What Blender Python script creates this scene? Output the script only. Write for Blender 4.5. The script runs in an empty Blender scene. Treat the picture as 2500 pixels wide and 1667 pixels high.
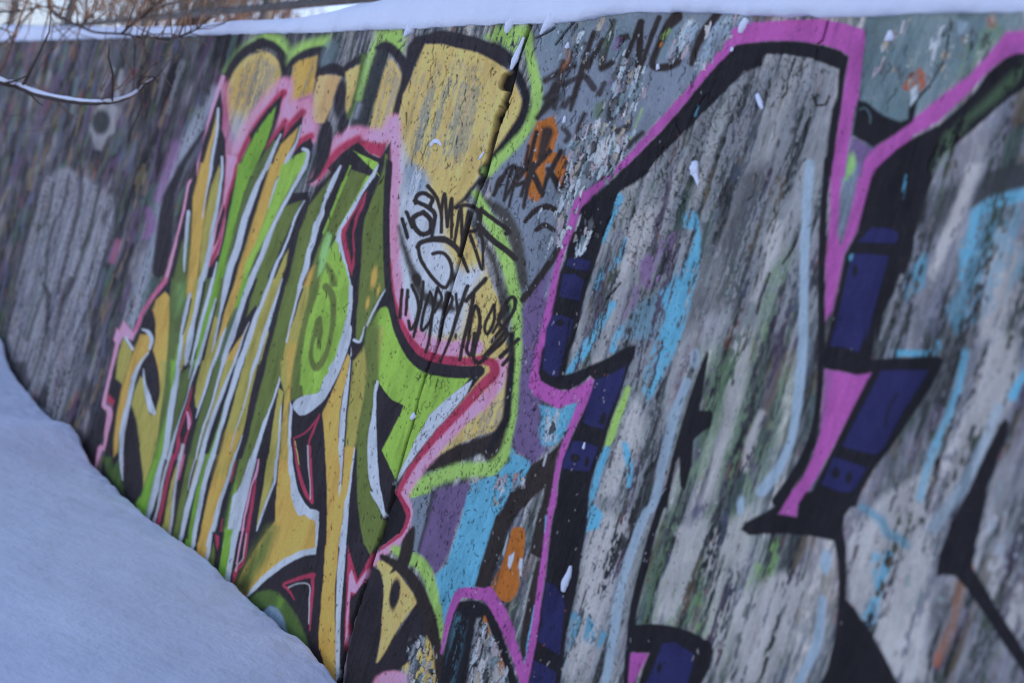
import bpy, math, random
import numpy as np

# ------------------------------------------------------------------ camera
scene = bpy.context.scene
FPX = 3200.0                         # focal length, in tracing-sheet pixels (sheet is 2500 x 1667)
ROLL, PITCH, ALPHA = math.radians(15.5), math.radians(2.16), math.radians(34.45)
EYE, DIST = 1.35, 2.15               # eye height above the snow, distance to the wall face
fwd = np.array([-math.cos(ALPHA) * math.cos(PITCH), math.sin(ALPHA) * math.cos(PITCH), -math.sin(PITCH)])
rgt = np.array([math.sin(ALPHA), math.cos(ALPHA), 0.0])
upv = np.cross(rgt, fwd)
RV = math.cos(ROLL) * rgt + math.sin(ROLL) * upv
UV = -math.sin(ROLL) * rgt + math.cos(ROLL) * upv
CAM = np.array([0.0, -DIST, EYE])
from mathutils import Matrix, Vector
cam_data = bpy.data.cameras.new("camera")
cam_data.sensor_width = 36.0
cam_data.lens = FPX / 2500.0 * 36.0
cam_data.clip_start, cam_data.clip_end = 0.05, 2000.0
cam = bpy.data.objects.new("camera", cam_data)
scene.collection.objects.link(cam)
m = Matrix.Identity(4)
for k in range(3):
    m[k][0], m[k][1], m[k][2], m[k][3] = RV[k], UV[k], -fwd[k], CAM[k]
cam.matrix_world = m
cam_data.dof.use_dof = True
cam_data.dof.focus_distance = 4.15
cam_data.dof.aperture_fstop = 1.8
scene.camera = cam

# ------------------------------------------------------------------ sky, sun, exposure
SUN_EL, SUN_AZ = math.radians(14.0), math.radians(55.0)   # azimuth: compass bearing from +Y, clockwise
world = bpy.data.worlds.new("World")
scene.world = world
world.use_nodes = True
wn = world.node_tree
wn.nodes.clear()
wo = wn.nodes.new("ShaderNodeOutputWorld")
bg = wn.nodes.new("ShaderNodeBackground")
sky = wn.nodes.new("ShaderNodeTexSky")
sky.sky_type = 'NISHITA'
sky.sun_disc = False
sky.sun_elevation = SUN_EL
sky.sun_rotation = SUN_AZ
sky.air_density, sky.dust_density, sky.ozone_density = 1.0, 0.6, 1.0
bg.inputs["Strength"].default_value = 0.15
wb = wn.nodes.new("ShaderNodeMixRGB")            # the cool, slightly violet white balance of the picture, even over the whole sky
wb.blend_type = 'MULTIPLY'
wb.inputs[0].default_value = 1.0
wb.inputs[2].default_value = (0.95, 0.88, 1.15, 1.0)
wn.links.new(sky.outputs[0], wb.inputs[1])
wn.links.new(wb.outputs[0], bg.inputs["Color"])
wn.links.new(bg.outputs[0], wo.inputs["Surface"])
sun_data = bpy.data.lights.new("sun", 'SUN')
sun_data.energy = 1.6
sun_data.angle = math.radians(0.6)
sun_data.color = (1.0, 0.93, 0.86)
sun = bpy.data.objects.new("sun", sun_data)
scene.collection.objects.link(sun)
sd = Vector((math.sin(SUN_AZ) * math.cos(SUN_EL), math.cos(SUN_AZ) * math.cos(SUN_EL), math.sin(SUN_EL)))
sun.rotation_euler = sd.to_track_quat('Z', 'Y').to_euler()
vs = scene.view_settings
vs.view_transform, vs.look, vs.gamma, vs.use_curve_mapping = 'Standard', 'None', 1.0, False
vs.exposure = 1.05
scene.cycles.filter_width = 1.2

WALL_LIGHT = np.array([0.480, 0.600, 0.985])      # light reaching the wall face: tracing colours are divided by it

# ------------------------------------------------------------------ helpers
col = scene.collection
def tag(o, label=None, cat=None, group=None, kind=None):
    if label: o["label"] = label
    if cat: o["category"] = cat
    if group: o["group"] = group
    if kind: o["kind"] = kind
    return o
def empty(name, loc=(0, 0, 0)):
    o = bpy.data.objects.new(name, None)
    o.location = loc
    o.empty_display_size = 0.2
    col.objects.link(o)
    return o
def mesh_np(name, V, Q, mat, parent=None, smooth=False, colors=None):
    """one mesh object from vertex array V and quad (or triangle) index array Q"""
    me = bpy.data.meshes.new(name)
    V = np.asarray(V, np.float32); Q = np.asarray(Q, np.int32)
    k = Q.shape[1]
    me.vertices.add(len(V)); me.vertices.foreach_set("co", V.ravel())
    me.loops.add(Q.size); me.loops.foreach_set("vertex_index", Q.ravel())
    me.polygons.add(len(Q))
    me.polygons.foreach_set("loop_start", np.arange(0, Q.size, k, dtype=np.int32))
    me.polygons.foreach_set("loop_total", np.full(len(Q), k, np.int32))
    me.polygons.foreach_set("use_smooth", np.full(len(Q), smooth, bool))
    if colors is not None:
        at = me.color_attributes.new("paint", 'FLOAT_COLOR', 'POINT')
        c4 = np.ones((len(V), 4), np.float32); c4[:, :3] = colors
        at.data.foreach_set("color", c4.ravel())
    me.update(calc_edges=True)
    me.materials.append(mat)
    o = bpy.data.objects.new(name, me)
    col.objects.link(o)
    if parent: o.parent = parent
    return o
rng = np.random.default_rng(7)
_tab = rng.random((256, 256)).astype(np.float32)
def vnoise(x, y, seed=0):
    x = np.asarray(x, np.float32) + seed * 17.31; y = np.asarray(y, np.float32) + seed * 5.77
    xi = np.floor(x).astype(np.int32); yi = np.floor(y).astype(np.int32)
    fx = x - xi; fy = y - yi
    fx = fx * fx * (3 - 2 * fx); fy = fy * fy * (3 - 2 * fy)
    a = _tab[xi & 255, yi & 255]; b = _tab[(xi + 1) & 255, yi & 255]
    c = _tab[xi & 255, (yi + 1) & 255]; d = _tab[(xi + 1) & 255, (yi + 1) & 255]
    return (a + (b - a) * fx) * (1 - fy) + (c + (d - c) * fx) * fy
def fbm(x, y, octv=4, seed=0, gain=0.55):
    s = 0; a = 1; t = 0
    for k in range(octv):
        s = s + a * vnoise(x * 2.03 ** k, y * 2.03 ** k, seed + k * 3)
        t += a; a *= gain
    return s / t
def sstep(x, a, b):
    t = np.clip((x - a) / (b - a), 0, 1)
    return t * t * (3 - 2 * t)
def lin(c):
    c = np.asarray(c, float) / 255.0
    return np.where(c <= 0.04045, c / 12.92, ((c + 0.055) / 1.055) ** 2.4)

# sheet pixel <-> wall face (plane y = 0): a plain plane-to-plane homography
def ray(px, py):
    px = np.asarray(px, float); py = np.asarray(py, float)
    return fwd[:, None] * FPX + RV[:, None] * (px.ravel() - 1250.0) - UV[:, None] * (py.ravel() - 833.5)
def to_wall(px, py, y=0.0):
    d = ray(px, py)
    t = (y - CAM[1]) / d[1]
    return CAM[0] + t * d[0], CAM[2] + t * d[2]
def at(px, py, y):
    u, v = to_wall([px], [py], y)
    return Vector((float(u[0]), y, float(v[0])))
def to_sheet(u, v):
    P = np.stack([u - CAM[0], np.full_like(u, -CAM[1]), v - CAM[2]])
    z = fwd @ P.reshape(3, -1)
    return ((RV @ P.reshape(3, -1)) / z * FPX + 1250.0).reshape(u.shape), (833.5 - (UV @ P.reshape(3, -1)) / z * FPX).reshape(u.shape)

TILES = {}
for _c, _x0 in enumerate((0, 600, 1200, 1800)):
    for _r, _y0 in enumerate((0, 400, 800, 1200)):
        _s = 3.6469 if _c < 3 else 3.36
        if _r == 3: _s = 3.3576
        TILES["%d%d" % (_c, _r)] = (_x0, _y0, _s)
TILES["F"] = (0, 0, 0.9408)
TILES["S"] = (0, 0, 1.0)
TILES["A"] = (380, 680, 6.534)
TILES["B"] = (560, 700, 6.534)
TILES["C"] = (280, 1090, 6.534)
TILES["D"] = (580, 1090, 6.534)
TILES["E"] = (380, 880, 3.734)
TILES["G"] = (480, 1290, 4.979)
def pts_of(s):
    """'12: 10,20 30,40 | 13: ...' -> sheet coordinates"""
    out = []
    for seg in s.split("|"):
        code, body = seg.split(":")
        x0, y0, sc = TILES[code.strip()]
        for p in body.split():
            x, y = p.split(",")
            out.append((x0 + float(x) / sc, y0 + float(y) / sc))
    return np.array(out)
def catmull(P, n=5):
    if len(P) < 3: return P
    Q = np.vstack([2 * P[0] - P[1], P, 2 * P[-1] - P[-2]])
    t = np.linspace(0, 1, n, endpoint=False)[:, None]
    out = []
    for i in range(1, len(Q) - 2):
        a, b, c, d = Q[i - 1], Q[i], Q[i + 1], Q[i + 2]
        out.append(0.5 * (2 * b + (c - a) * t + (2 * a - 5 * b + 4 * c - d) * t ** 2 + (3 * b - a - 3 * c + d) * t ** 3))
    return np.vstack(out + [P[-1:]])

# ------------------------------------------------------------------ the mural, traced shape by shape
PAL = dict(K=(44, 43, 55), KB=(32, 33, 43), KS=(46, 43, 48), lime=(130, 173, 84), limeL=(108, 155, 68), limeO=(138, 180, 108),
    olive=(92, 110, 66), oliveD=(82, 101, 66), oly=(150, 149, 90), yel=(176, 151, 88), yelO=(182, 155, 92), kha=(182, 168, 118), khaP=(188, 164, 128),
    wht=(164, 181, 216), whtD=(142, 156, 190), crim=(152, 58, 94), pink=(206, 142, 192), pinkD=(176, 98, 148), blue=(88, 156, 204), blueD=(84, 136, 176),
    purp=(97, 86, 136), purpL=(120, 100, 156), gry=(107, 122, 152), gryT=(96, 122, 144), gryL=(110, 117, 144), mag=(153, 82, 168), magD=(134, 78, 158),
    navy=(40, 43, 92), org=(156, 98, 50), lav=(158, 167, 194), lblue=(134, 160, 196), grn=(92, 126, 104), grnB=(108, 152, 96), dk=(50, 56, 66),
    dkS=(64, 66, 72), brn=(122, 92, 78), rust=(150, 82, 62), teal=(80, 104, 88), dkg=(34, 46, 36), con=(124, 134, 156), cream=(160, 167, 188),
    mix=(84, 92, 108), ltg=(126, 176, 122), bb=(112, 138, 176), vio=(122, 92, 152), dgrn=(72, 98, 62))
MURAL = """
P w gry 6 ; 20: 380,200 600,195 800,180 1000,130 1300,95 1650,60 2334,80 2334,260 2150,280 1900,600 1500,1050 1030,1560 | 21: 1000,100 760,300 700,560 620,800 300,1200 270,1050 150,450 0,330 | 20: 0,1568 330,1130 400,950 400,700
P w gryT 30 a=.6 worn=.4 ; 20: 600,180 1000,120 1250,110 1200,500 900,560 500,560 450,380
P w gryT 12 a=.8 ; 30: 1050,150 1200,80 2352,60 2352,250 2150,280 1800,650 1480,950 1100,1200 950,1100 1000,800
P w dk 20 a=.7 worn=.5 ; 20: 620,430 720,420 800,300 830,420 700,700 660,1000 560,1000 480,820 600,620
P w gryL 10 a=.9 worn=.36 ; 01: 380,120 450,100 500,60 600,30 640,60 700,100 800,130 880,200 900,320 980,270 1040,310 1020,560 950,760 900,920 840,1120 800,1300 780,1568 | 02: 780,0 720,350 640,600 560,800 480,900 420,800 300,700 250,600 120,380 50,0 | 01: 50,1500 110,1200 190,850 260,600 330,280
P w lav 14 a=.32 worn=.48 ; 01: 380,120 450,100 500,60 600,30 640,60 700,100 800,130 880,200 900,320 980,270 1040,310 1020,560 950,760 900,920 840,1120 800,1300 780,1568 | 02: 780,0 720,350 640,600 560,800 480,900 420,800 300,700 250,600 120,380 50,0 | 01: 50,1500 110,1200 190,850 260,600 330,280
L t K 5 26,30,20 a=.8 ; 01: 390,110 300,400 220,700 140,1050 80,1400 50,1568
L t dk 4 26 a=.8 ; 01: 480,180 420,480 340,600
L t K 4 24,30,26 a=.75 ; 01: 620,100 560,380 470,560 430,760 410,820
L t K 4 30,50,26,20 a=.75 ; 01: 720,40 720,290 640,640 560,950 520,1150
L t dk 4 26,30,24 a=.8 ; 01: 900,150 820,500 720,850 640,1100 560,1200
L t dk 4 24 a=.8 ; 01: 420,780 400,1080 330,1300 240,1568
L t K 4 20,50,24 a=.8 ; 01: 380,1060 430,1180 410,1500
L t K 4 60,40,22 a=.75 ; 01: 640,1030 560,1200 480,1568
L t dk 4 26,22 a=.8 ; 01: 1030,300 1030,600 940,820 840,1150 660,1568
L t dk 4 22 a=.7 ; 01: 900,380 800,620 720,760
E t dk 6 18,50,12 a=.8 ; 01: 920,480
L t dk 4 20,30,18 a=.7 ; 02: 430,0 300,420 230,560
L t dk 4 20 a=.7 ; 02: 560,100 420,480 400,700
L t dk 4 20 a=.7 ; 02: 760,60 640,520 540,820
P t K 6 a=.7 ; 02: 110,300 240,300 250,430 280,520 230,560 130,400
P t K 6 a=.8 ; 02: 410,480 420,720 340,700 310,650
L w lav 5 40 a=.6 ; 00: 890,850 940,740 1000,620
L w lav 5 34 a=.5 ; 00: 1080,640 1060,760 1040,860
P t lav 6 a=.55 ; 00: 830,950 800,1150 850,1330 900,1340 960,1220 1020,1180 1040,950 960,900
E t dk 6 78,108,6 ; 00: 900,1090
L w con 5 60,40 a=.6 worn=.4 ; 00: 1620,560 1560,760 1500,1000
L w gryT 6 40 a=.5 ; 00: 680,700 640,1000
L w whtD 16 120,130,110,110,120 a=.75 worn=.3 ; 00: 1940,820 1760,1100 1600,1450 | 01: 1480,260 1400,600 1310,900 1230,1200 1180,1420
L w vio 14 90 a=.7 ; 00: 1560,1300 1500,1520 | 01: 1420,300
L w vio 10 60,90,50 a=.8 ; 01: 1330,420 1350,560 1300,650
L w pinkD 10 50 a=.5 ; 01: 1050,700 1000,860
L w KB 6 20 ; 01: 1130,700 1080,850 1020,970
L w K 5 30,60,70,110,150,120 ; 00: 1810,1180 1640,1450 | 01: 1580,120 1500,320 1460,700 1420,950
P w K 6 a=.9 ; 02: 840,740 950,740 950,900 900,1060 850,1230 700,1080 790,940
P c limeO 14 c ; 00: 2000,640 2080,520 2200,380 2334,300 | 10: 20,290 140,290 280,310 360,370 390,480 300,470 200,380 60,390 | 00: 2200,470 2060,650
L c K 5 70,80,90,80,70,75,60 ; 00: 2020,700 2090,560 2200,450 2334,385 | 10: 120,385 220,400 300,460 340,550 350,650
P c kha 4 c ; 00: 2025,780 2090,630 2190,520 2334,455 | 10: 100,450 200,470 260,510 300,580 310,680 280,780 220,880 140,1000 60,1120 0,1230 | 00: 2150,1300 2060,1150 2020,950
P c yel 10 a=.7 ; 00: 2140,620 2290,550 2250,700 2200,1000 2080,960 2060,800
P c whtD 24 a=.8 ; 00: 2080,1000 2200,1060 2300,900 | 10: 100,880 180,960 60,1120 -40,1260 -140,1400 -200,1200
P c limeO 12 c ; 10: 370,560 400,460 480,390 580,350 700,330 750,320 730,420 640,440 540,470 450,520 390,580
L c K 5 40,60,70,50 ; 10: 370,620 410,560 480,510 580,460 690,435
P c yel 4 ; 10: 420,590 480,540 660,490 630,650 620,700 600,800 580,850 480,880 390,920 400,750
L c K 4 34 ; 10: 660,480 645,600 630,690
L c gryT 10 120 a=.6 ; 10: 760,420 720,560
P c khaP 4 ; 10: 640,690 680,660 850,680 830,760 780,880 760,960 700,1100 620,1100 580,1040 600,860
L c K 4 70,95,80 ; 10: 680,640 780,610 870,650
P c kha 4 ; 10: 890,640 960,600 1025,570 1010,680 960,870 940,950 900,1020 880,900 890,760
L c K 4 50,60,55 ; 10: 890,610 980,545 1060,500
L c dgrn 5 44 ; 10: 1050,500 1010,750 960,950 920,1040
P c limeO 14 worn=.3 ; 10: 1170,280 1400,260 1420,340 1400,480 1330,470 1260,390 1170,420 1100,560 1060,800 1020,830 1080,520
L c dk 8 100,140,120 ; 10: 1230,440 1150,700 1060,980 1010,1130
L c limeO 8 40 a=.7 ; 10: 1140,420 1080,600 1010,880
L c whtD 8 40,30 a=.6 ; 10: 1010,940 980,1040
P c kha 4 ; 10: 1280,520 1330,560 1390,660 1390,750 1360,850 1320,980 1280,1080 1250,1200 1150,1200 1090,1170 1120,1050 1180,820 1230,650
L c K 5 40,80,90,100,80,70 c ; 10: 1170,430 1260,410 1350,490 1420,600 1430,700 1380,860 1340,1000
L c K 5 110,70 ; 10: 1500,430 1440,640
P c kha 3 ; 10: 1590,395 1750,390 1880,425 2060,460 2200,530 2334,640 | 20: 80,570 150,650 210,740 260,850 285,930 240,1070 130,1220 0,1390 | 11: 2140,30 2040,170 1950,290 1990,500 2130,900 2260,1250 2320,1568 | 12: 2334,200 2334,600 2310,800 2280,900 2100,950 1900,1030 1700,1150 1600,1200 1800,800 2000,560 1900,250 1500,150 1400,0 | 11: 1340,1300 1300,800 1330,200 | 10: 1350,1300 1360,1050 1400,850 1480,680 1540,530
P c wht 20 a=.95 ; 11: 1330,-300 1400,-180 1450,0 1560,60 1620,160 1640,280 1700,360 1760,500 1760,700 1850,900 1960,950 2080,900 2130,960 2000,1180 1900,1568 | 12: 1900,50 1700,90 1500,70 1400,-50 | 11: 1330,1300 1300,800
P c lav 14 a=.5 worn=.4 ; 11: 1350,-200 1440,-80 1480,100 1420,300 1350,200
P c bb 12 a=.75 worn=.35 ; 11: 1420,50 1450,-30 1540,20 1620,80 1620,200 1600,240 1540,280 1440,270
P c gryT 14 a=.35 worn=.55 ; 10: 1500,1000 1900,1000 1900,1400 1450,1350
P c gryL 12 a=.32 worn=.58 ; 10: 1480,700 1900,500 2250,700 2150,1100 2000,1500 1600,1500 1400,1200
P c gryT 14 a=.4 worn=.52 ; 10: 1400,1000 1800,700 2200,800 2100,1300 1700,1450 1400,1350
P c khaP 8 a=.5 worn=.6 ; 10: 1900,800 2200,800 2100,1200 1900,1300
P c mix 8 a=.32 worn=.68 ; 10: 1500,500 2200,600 2100,1500 1450,1400
P c gryL 10 a=.5 worn=.5 ; 00: 2040,800 2300,500 | 10: 280,600 240,850 0,1200
P c mix 6 a=.5 worn=.6 ; 00: 2040,700 2300,480 | 10: 290,560 260,850 60,1000
P c gryL 8 a=.5 worn=.55 ; 10: 400,620 640,520 580,860 420,860
P c gryL 8 a=.5 worn=.55 ; 10: 1130,1150 1290,560 1380,720 1260,1180
P c gryL 8 a=.5 worn=.5 ; 12: 1800,1050 2100,700 2320,600 2280,880
P c KS 6 c ; 12: 2250,900 2334,860 2334,1000 2270,1150 2210,1200 2150,1180 2080,1130 1900,1200 1750,1260 1620,1280 1540,1370 1640,1210 1750,1120 1900,1040 2100,970
L c KB 6 70,80,80,90,80 ; 20: -100,400 60,440 160,530 240,680 300,830 310,930 260,1080 150,1250 0,1440 -80,1530
P c K 4 ; 10: 1420,620 1440,420 1500,330 1600,310 1750,270 1880,290 2050,330 2200,400 2334,450 2334,620 2200,540 2060,470 1880,430 1750,395 1600,395 1560,470 1480,660 1440,760
L c K 5 50,40,34,20 ; 10: 2150,1540 | 11: 2060,180 1960,300 1880,370 1800,430
L c limeO 7 60,80,100,90,80,85,90 ; 20: 330,330 340,480 380,650 405,820 395,960 330,1130 200,1290 60,1430 -40,1530
P c limeO 10 worn=.35 ; 20: 40,240 330,230 380,330 330,420 240,420 200,470 60,380 -60,340
L c dkS 9 60,110,120,110,80 ; 21: -60,330 100,440 200,620 250,850 290,1080
L c limeO 7 70,110,130,110,100,90,70,70,80 ; 11: 2050,270 2140,450 2250,640 | 21: 60,640 130,850 180,1050 220,1250 240,1568 | 22: 240,200 215,500 195,800 140,1030 60,1230 0,1310
L c dkS 8 50,60,60,50 ; 11: 2080,620 2200,850 2260,1080 2300,1300 | 21: 120,1480
L c KB 5 50,70,70,70,60 ; 22: 180,60 175,300 155,550 130,800 60,930 -20,1080
L c limeO 9 80,120,130,120,90,60 ; 12: 2320,1110 2200,1240 2050,1260 1900,1270 1720,1330 1560,1390 1450,1460 1430,1540
P c limeO 8 ; 12: 1450,1440 1650,1380 1640,1470 1550,1500 1460,1568 1420,1530
L g pink 14 170,150,120 a=.9 ; 10: 330,800 200,940 60,1130 -60,1330
P g pink 14 ; 10: 310,720 400,700 390,900 490,880 590,840 600,1060 640,1120 620,1250 560,1300 480,1250 420,1180 330,1180 250,1300 290,1000
L g crim 6 70,60,50,40 ; 10: 335,830 200,975 60,1180 -30,1350 -110,1530
L g crim 6 50,60,40 ; 10: 350,1080 230,1270 140,1400
L g crim 6 60,60,40 ; 10: 510,1000 400,1110 330,1220
L g crim 6 60,70,50 ; 10: 580,1210 480,1270 400,1370
L g pink 10 120,120,90,60 ; 10: 860,1240 760,1380 680,1500 600,1620
L g pink 12 110,120,130,100,90,90 ; 10: 880,1220 1000,1190 1130,1210 1250,1200 1320,1070 1325,1320 1330,1600
L g crim 8 60,80,80,50 ; 10: 1000,1235 850,1330 720,1470 640,1580
P g crim 6 ; 10: 960,1230 1050,1250 1150,1270 1250,1280 1210,1410 1100,1370 1000,1280
P g pinkD 16 a=.8 ; 00: 1975,720 2030,740 2040,950 2050,1200 2060,1568 | 01: 2090,0 2010,0 | 00: 1990,1250 1960,1150
L g pink 3 34,30,26,24,40 ; 00: 1985,690 1900,960 1830,1250 1745,1568 | 01: 1685,180 1645,400 1595,600 1530,850 1485,1030
L g pinkD 3 40,34,34 ; 01: 1485,1030 1350,1200 1260,1350 1195,1500
P g pink 3 ; 01: 1190,1510 1100,1400 1060,1490 1040,1460 1010,1568 | 02: 1050,150 1100,80 1180,110 1220,10
L g pink 3 40,30,30,40,50,30,50,20 ; 02: 1060,100 1010,300 960,500 925,680 975,740 955,900 930,1060 890,1080 850,1240
P g K 2.5 ; 00: 1965,800 1880,1050 1800,1300 1755,1568 | 01: 1755,20 1690,190 1650,400 1600,600 1540,850 1490,1050 1380,1200 1290,1350 1220,1510 | 02: 1190,120 1060,150 1020,350 980,500 960,600 1010,660 1000,800 960,950 930,1100 900,1250 | 03: 900,300 1500,1000 2149,1500 | 13: 0,1300 400,1650 760,1650 820,1300 970,780 1070,450 1130,280 1200,20 | 12: 1320,1400 1500,1120 1900,680 2060,480 2110,400 2080,340 2000,345 1850,330 1700,300 1570,230 1450,110 1390,0 | 11: 1370,1480 1310,1250 1290,1100 1280,950 1280,700 1290,400 1300,100 | 10: 1300,1500 1300,1240 1200,1410 1100,1370 1000,1265 960,1290 850,1370 730,1500 | 11: 760,80 640,200 570,330 560,250 430,260 470,180 | 10: 510,1568 570,1450 600,1290 575,1230 480,1290 400,1400 490,1180 510,1020 400,1130 330,1240 350,1110 170,1340 220,1220 300,1000 330,840 200,960 30,1200 | 00: 2230,1250 2090,1568 | 01: 2040,100 | 00: 2015,1568 2005,1240 1975,1160 1985,1000
P g pink 4 ; 01: 2020,-80 2110,-60 2080,120 2040,250 2010,400 1990,600 1940,800 1860,920 1880,750 1920,550 1980,340 2000,200
L g crim 4 30,20,24,40 ; 01: 2110,20 2040,260 2000,420 1950,700 1870,890
P g K 3 ; 01: 1990,350 2000,420 1960,600 1920,720 1900,740 1930,560
E c K 4 50,175,9 ; 10: 840,880
E c K 4 34,98,8 ; 10: 858,1110
P c K 4 c ; 10: 700,1100 750,1090 775,1180 760,1330 720,1450 650,1568 | 11: 600,170 540,170 | 10: 590,1568 630,1400 640,1230
P g oliveD 4 ; 01: 1620,700 1660,620 1680,420 1700,450 1690,800 1660,1000 1640,1200 1620,1400 1600,1568 1520,1568 1510,1300 1520,1100 1560,950
P g oliveD 4 ; 02: 1500,0 1610,0 1570,300 1540,600 1480,900 1400,1200 1330,1400 1240,1568 1280,1400 1400,1000 1460,650 1490,300
P g limeL 8 ; 02: 1560,350 1560,500 1480,900 1400,1200 1330,1400 1250,1600 1220,1540 1330,1300 1420,1080
P g ltg 12 a=.4 ; 01: 1600,1080 1670,1000 1650,1300 1560,1400 1560,1200
P g yel 3 ; 00: 1940,980 1925,1150 1880,1350 1850,1568 1780,1568 1840,1350 1900,1150
P g yel 3 ; 01: 1790,-10 1870,0 1850,200 1820,500 1790,700 1760,1000 1700,1160 1660,1200 1670,1000 1700,700 1720,300 1760,120
P g oly 3 ; 01: 1950,10 1960,60 1940,300 1890,600 1850,850 1800,1000 1770,980 1790,700 1830,450 1880,200
P g oly 3 ; 01: 1770,980 1800,1000 1730,1300 1690,1568 1630,1568 1700,1300 1660,1250 1690,1160
L g wht 2 18,24,26,14,8 ; 00: 1945,970 1935,1150 1890,1400 1868,1568 | 01: 1840,250 1800,480
L g wht 2 20,25,25,30,35,45,50,45,60,50,20 ; 00: 1975,1400 1975,1568 | 01: 1960,200 1940,350 1890,600 1850,850 1800,1050 1760,1300 1715,1568 | 02: 1690,150 1660,290
L g wht 2 30,30,20,8 ; 01: 1680,430 1660,650 1640,850 1640,960
P g oly 3 ; 02: 1640,0 1690,0 1660,150 1640,300 1610,380 1600,200
L g wht 2 20,40,40,40,35,50,80,70,90,80,70 ; 01: 1690,1170 1660,1300 1630,1450 1610,1568 | 02: 1590,250 1560,500 1530,750 1490,1000 1420,1250 1350,1450 1325,1568
P g limeL 3 ; 10: 270,950 230,1130 170,1300 100,1450 60,1568 -80,1568 -20,1400 80,1200 200,1030
P g limeL 3 ; 01: 2120,0 2270,0 2180,250 2120,450 2070,700 2020,900 1950,1150 1900,1300 1830,1480 1800,1568 1780,1568 1830,1350 1930,950 1990,700 2050,400 2100,150
P g oliveD 3 ; 10: 250,1250 300,1270 200,1450 160,1568 60,1568 120,1430
P g oliveD 4 ; 01: 2280,0 2400,0 2334,100 2230,280 2150,480 2060,800 2000,900 2080,600 2150,350
P g olive 4 ; 01: 1960,1150 2000,1000 2010,1100 1960,1330 1920,1568 1830,1568 1900,1350
L g wht 2 16,30,40,40,30,45,52,56,60,60,55,40,35 ; 10: 310,1200 250,1330 180,1500 | 11: 200,0 120,150 60,300 | 01: 2170,520 2110,750 2040,950 2000,1150 1975,1350 1940,1568
P g yel 3 ; 10: 470,1130 430,1260 370,1400 320,1568 220,1568 260,1400 310,1290 400,1200
P g yel 4 ; 11: 220,0 310,0 250,200 180,450 130,620 60,800 0,950 | 01: 2120,1050 2060,1250 2010,1400 1960,1568 1980,1350 2070,1100 2130,900 2200,680 2270,450
L g wht 2 12,20,40,45,30,8 ; 10: 490,1120 440,1290 370,1420 320,1568 | 11: 270,180 200,400
P g lime 3 ; 10: 540,1340 560,1380 520,1480 460,1568 340,1568 370,1440 450,1380
P g lime 5 ; 11: 320,0 500,0 430,160 330,330 250,500 200,620 100,800 40,950 0,1050 | 01: 2200,1120 2140,1300 2080,1450 2050,1568 1990,1568 2050,1400 2120,1150 | 11: 0,880 100,680 170,480 230,320 290,120
L g wht 2 30,30,28,36,30,30,40,55,50,50,60,62,60 ; 10: 510,1330 550,1350 540,1440 | 11: 520,30 430,200 330,380 250,550 190,700 130,850 60,1000 | 01: 2190,1150 2120,1350 2060,1568
P g olive 4 ; 11: 350,380 430,350 500,330 440,450 380,580 330,700 270,850 200,1000 130,1200 60,1400 0,1500 0,1250 60,1080 130,900 200,730 260,560
L g wht 2 12,22,20,20,28,30,40,50,50,50 ; 11: 520,330 440,480 400,600 330,780 270,900 230,1020 170,1200 120,1350 60,1500 30,1568
P g oly 3 ; 11: 380,760 360,900 310,1050 270,1180 220,1300 170,1450 130,1568 60,1568 110,1450 170,1300 230,1100 290,950 340,830 | 11: 380,762
P g oly 3 ; 12: 60,0 130,0 60,200 0,400 0,180
L g wht 2 12,30,40,50,40,25,12 ; 11: 300,1120 250,1250 200,1400 150,1568 | 12: 100,180 50,400 0,600
L g oly 3 10,14 ; 12: 250,0 160,280 60,560 20,700
P g olive 4 ; 11: 560,380 650,260 760,130 810,80 750,250 690,380 620,560 560,750 520,950 450,1150 400,1350 370,1500 340,1568 230,1568 280,1400 330,1200 390,1000 440,780 480,600 530,480
P g olive 4 ; 12: 260,0 360,0 340,200 300,420 260,600 200,750 130,950 60,1100 0,1250 0,1000 50,800 120,550 180,300
L g wht 1.5 14,40,40,28,40,55,48,45,50,34,40,33,20,10 ; 11: 845,20 800,110 740,240 690,370 680,440 630,550 600,680 560,800 540,920 490,1050 470,1150 440,1280 400,1400 370,1550
P g lime 2 ; 10: 960,1345 1180,1450 1130,1568 900,1568 | 11: 860,150 700,600 800,640 830,590 900,470 1000,280 1150,60 | 10: 1190,1568
P g olive 3 ; 11: 935,50 1080,100 1000,260 900,450 820,580 760,700 700,800 620,900 560,1000 620,820 690,640 770,450 860,230
L g lime 2 12 ; 11: 930,20 850,220 760,440 690,620
P g lime 4 ; 11: 700,800 760,740 810,650 830,740 900,900 935,1080 930,1250 900,1400 870,1568 530,1568 560,1350 620,1200 660,950
L g olive 6 40,60,60,50 ; 11: 720,900 770,1000 790,1150 780,1350 760,1568
L g olive 6 70,90,90,80 ; 11: 650,930 590,1150 520,1350 480,1568
P g yel 6 ; 11: 560,960 620,900 560,1120 510,1350 480,1568 380,1568 420,1380 490,1150
L g olive 5 60,80,90 ; 11: 665,1340 640,1420 615,1568
P g ltg 5 ; 11: 720,610 770,620 740,780 690,950 640,1010 660,800
P g yel 4 ; 12: 360,0 470,0 430,250 400,450 400,640 380,700 370,900 370,1150 390,1400 400,1600 270,1600 280,1300 300,1050 310,700 300,560 320,300
P g lime 4 ; 12: 500,0 880,0 830,200 800,320 720,420 660,560 610,600 510,640 490,400 500,150
P g olive 6 ; 12: 450,0 545,0 510,200 490,400 500,600 430,650 400,640 410,400
L g olive 3 32,34,36,36,34 ; 12: 640,0 600,120 585,250 620,360 680,360 730,250 765,100 780,-30
L g olive 3 40,34,24 ; 12: 690,-20 685,80 660,170 630,150
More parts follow.
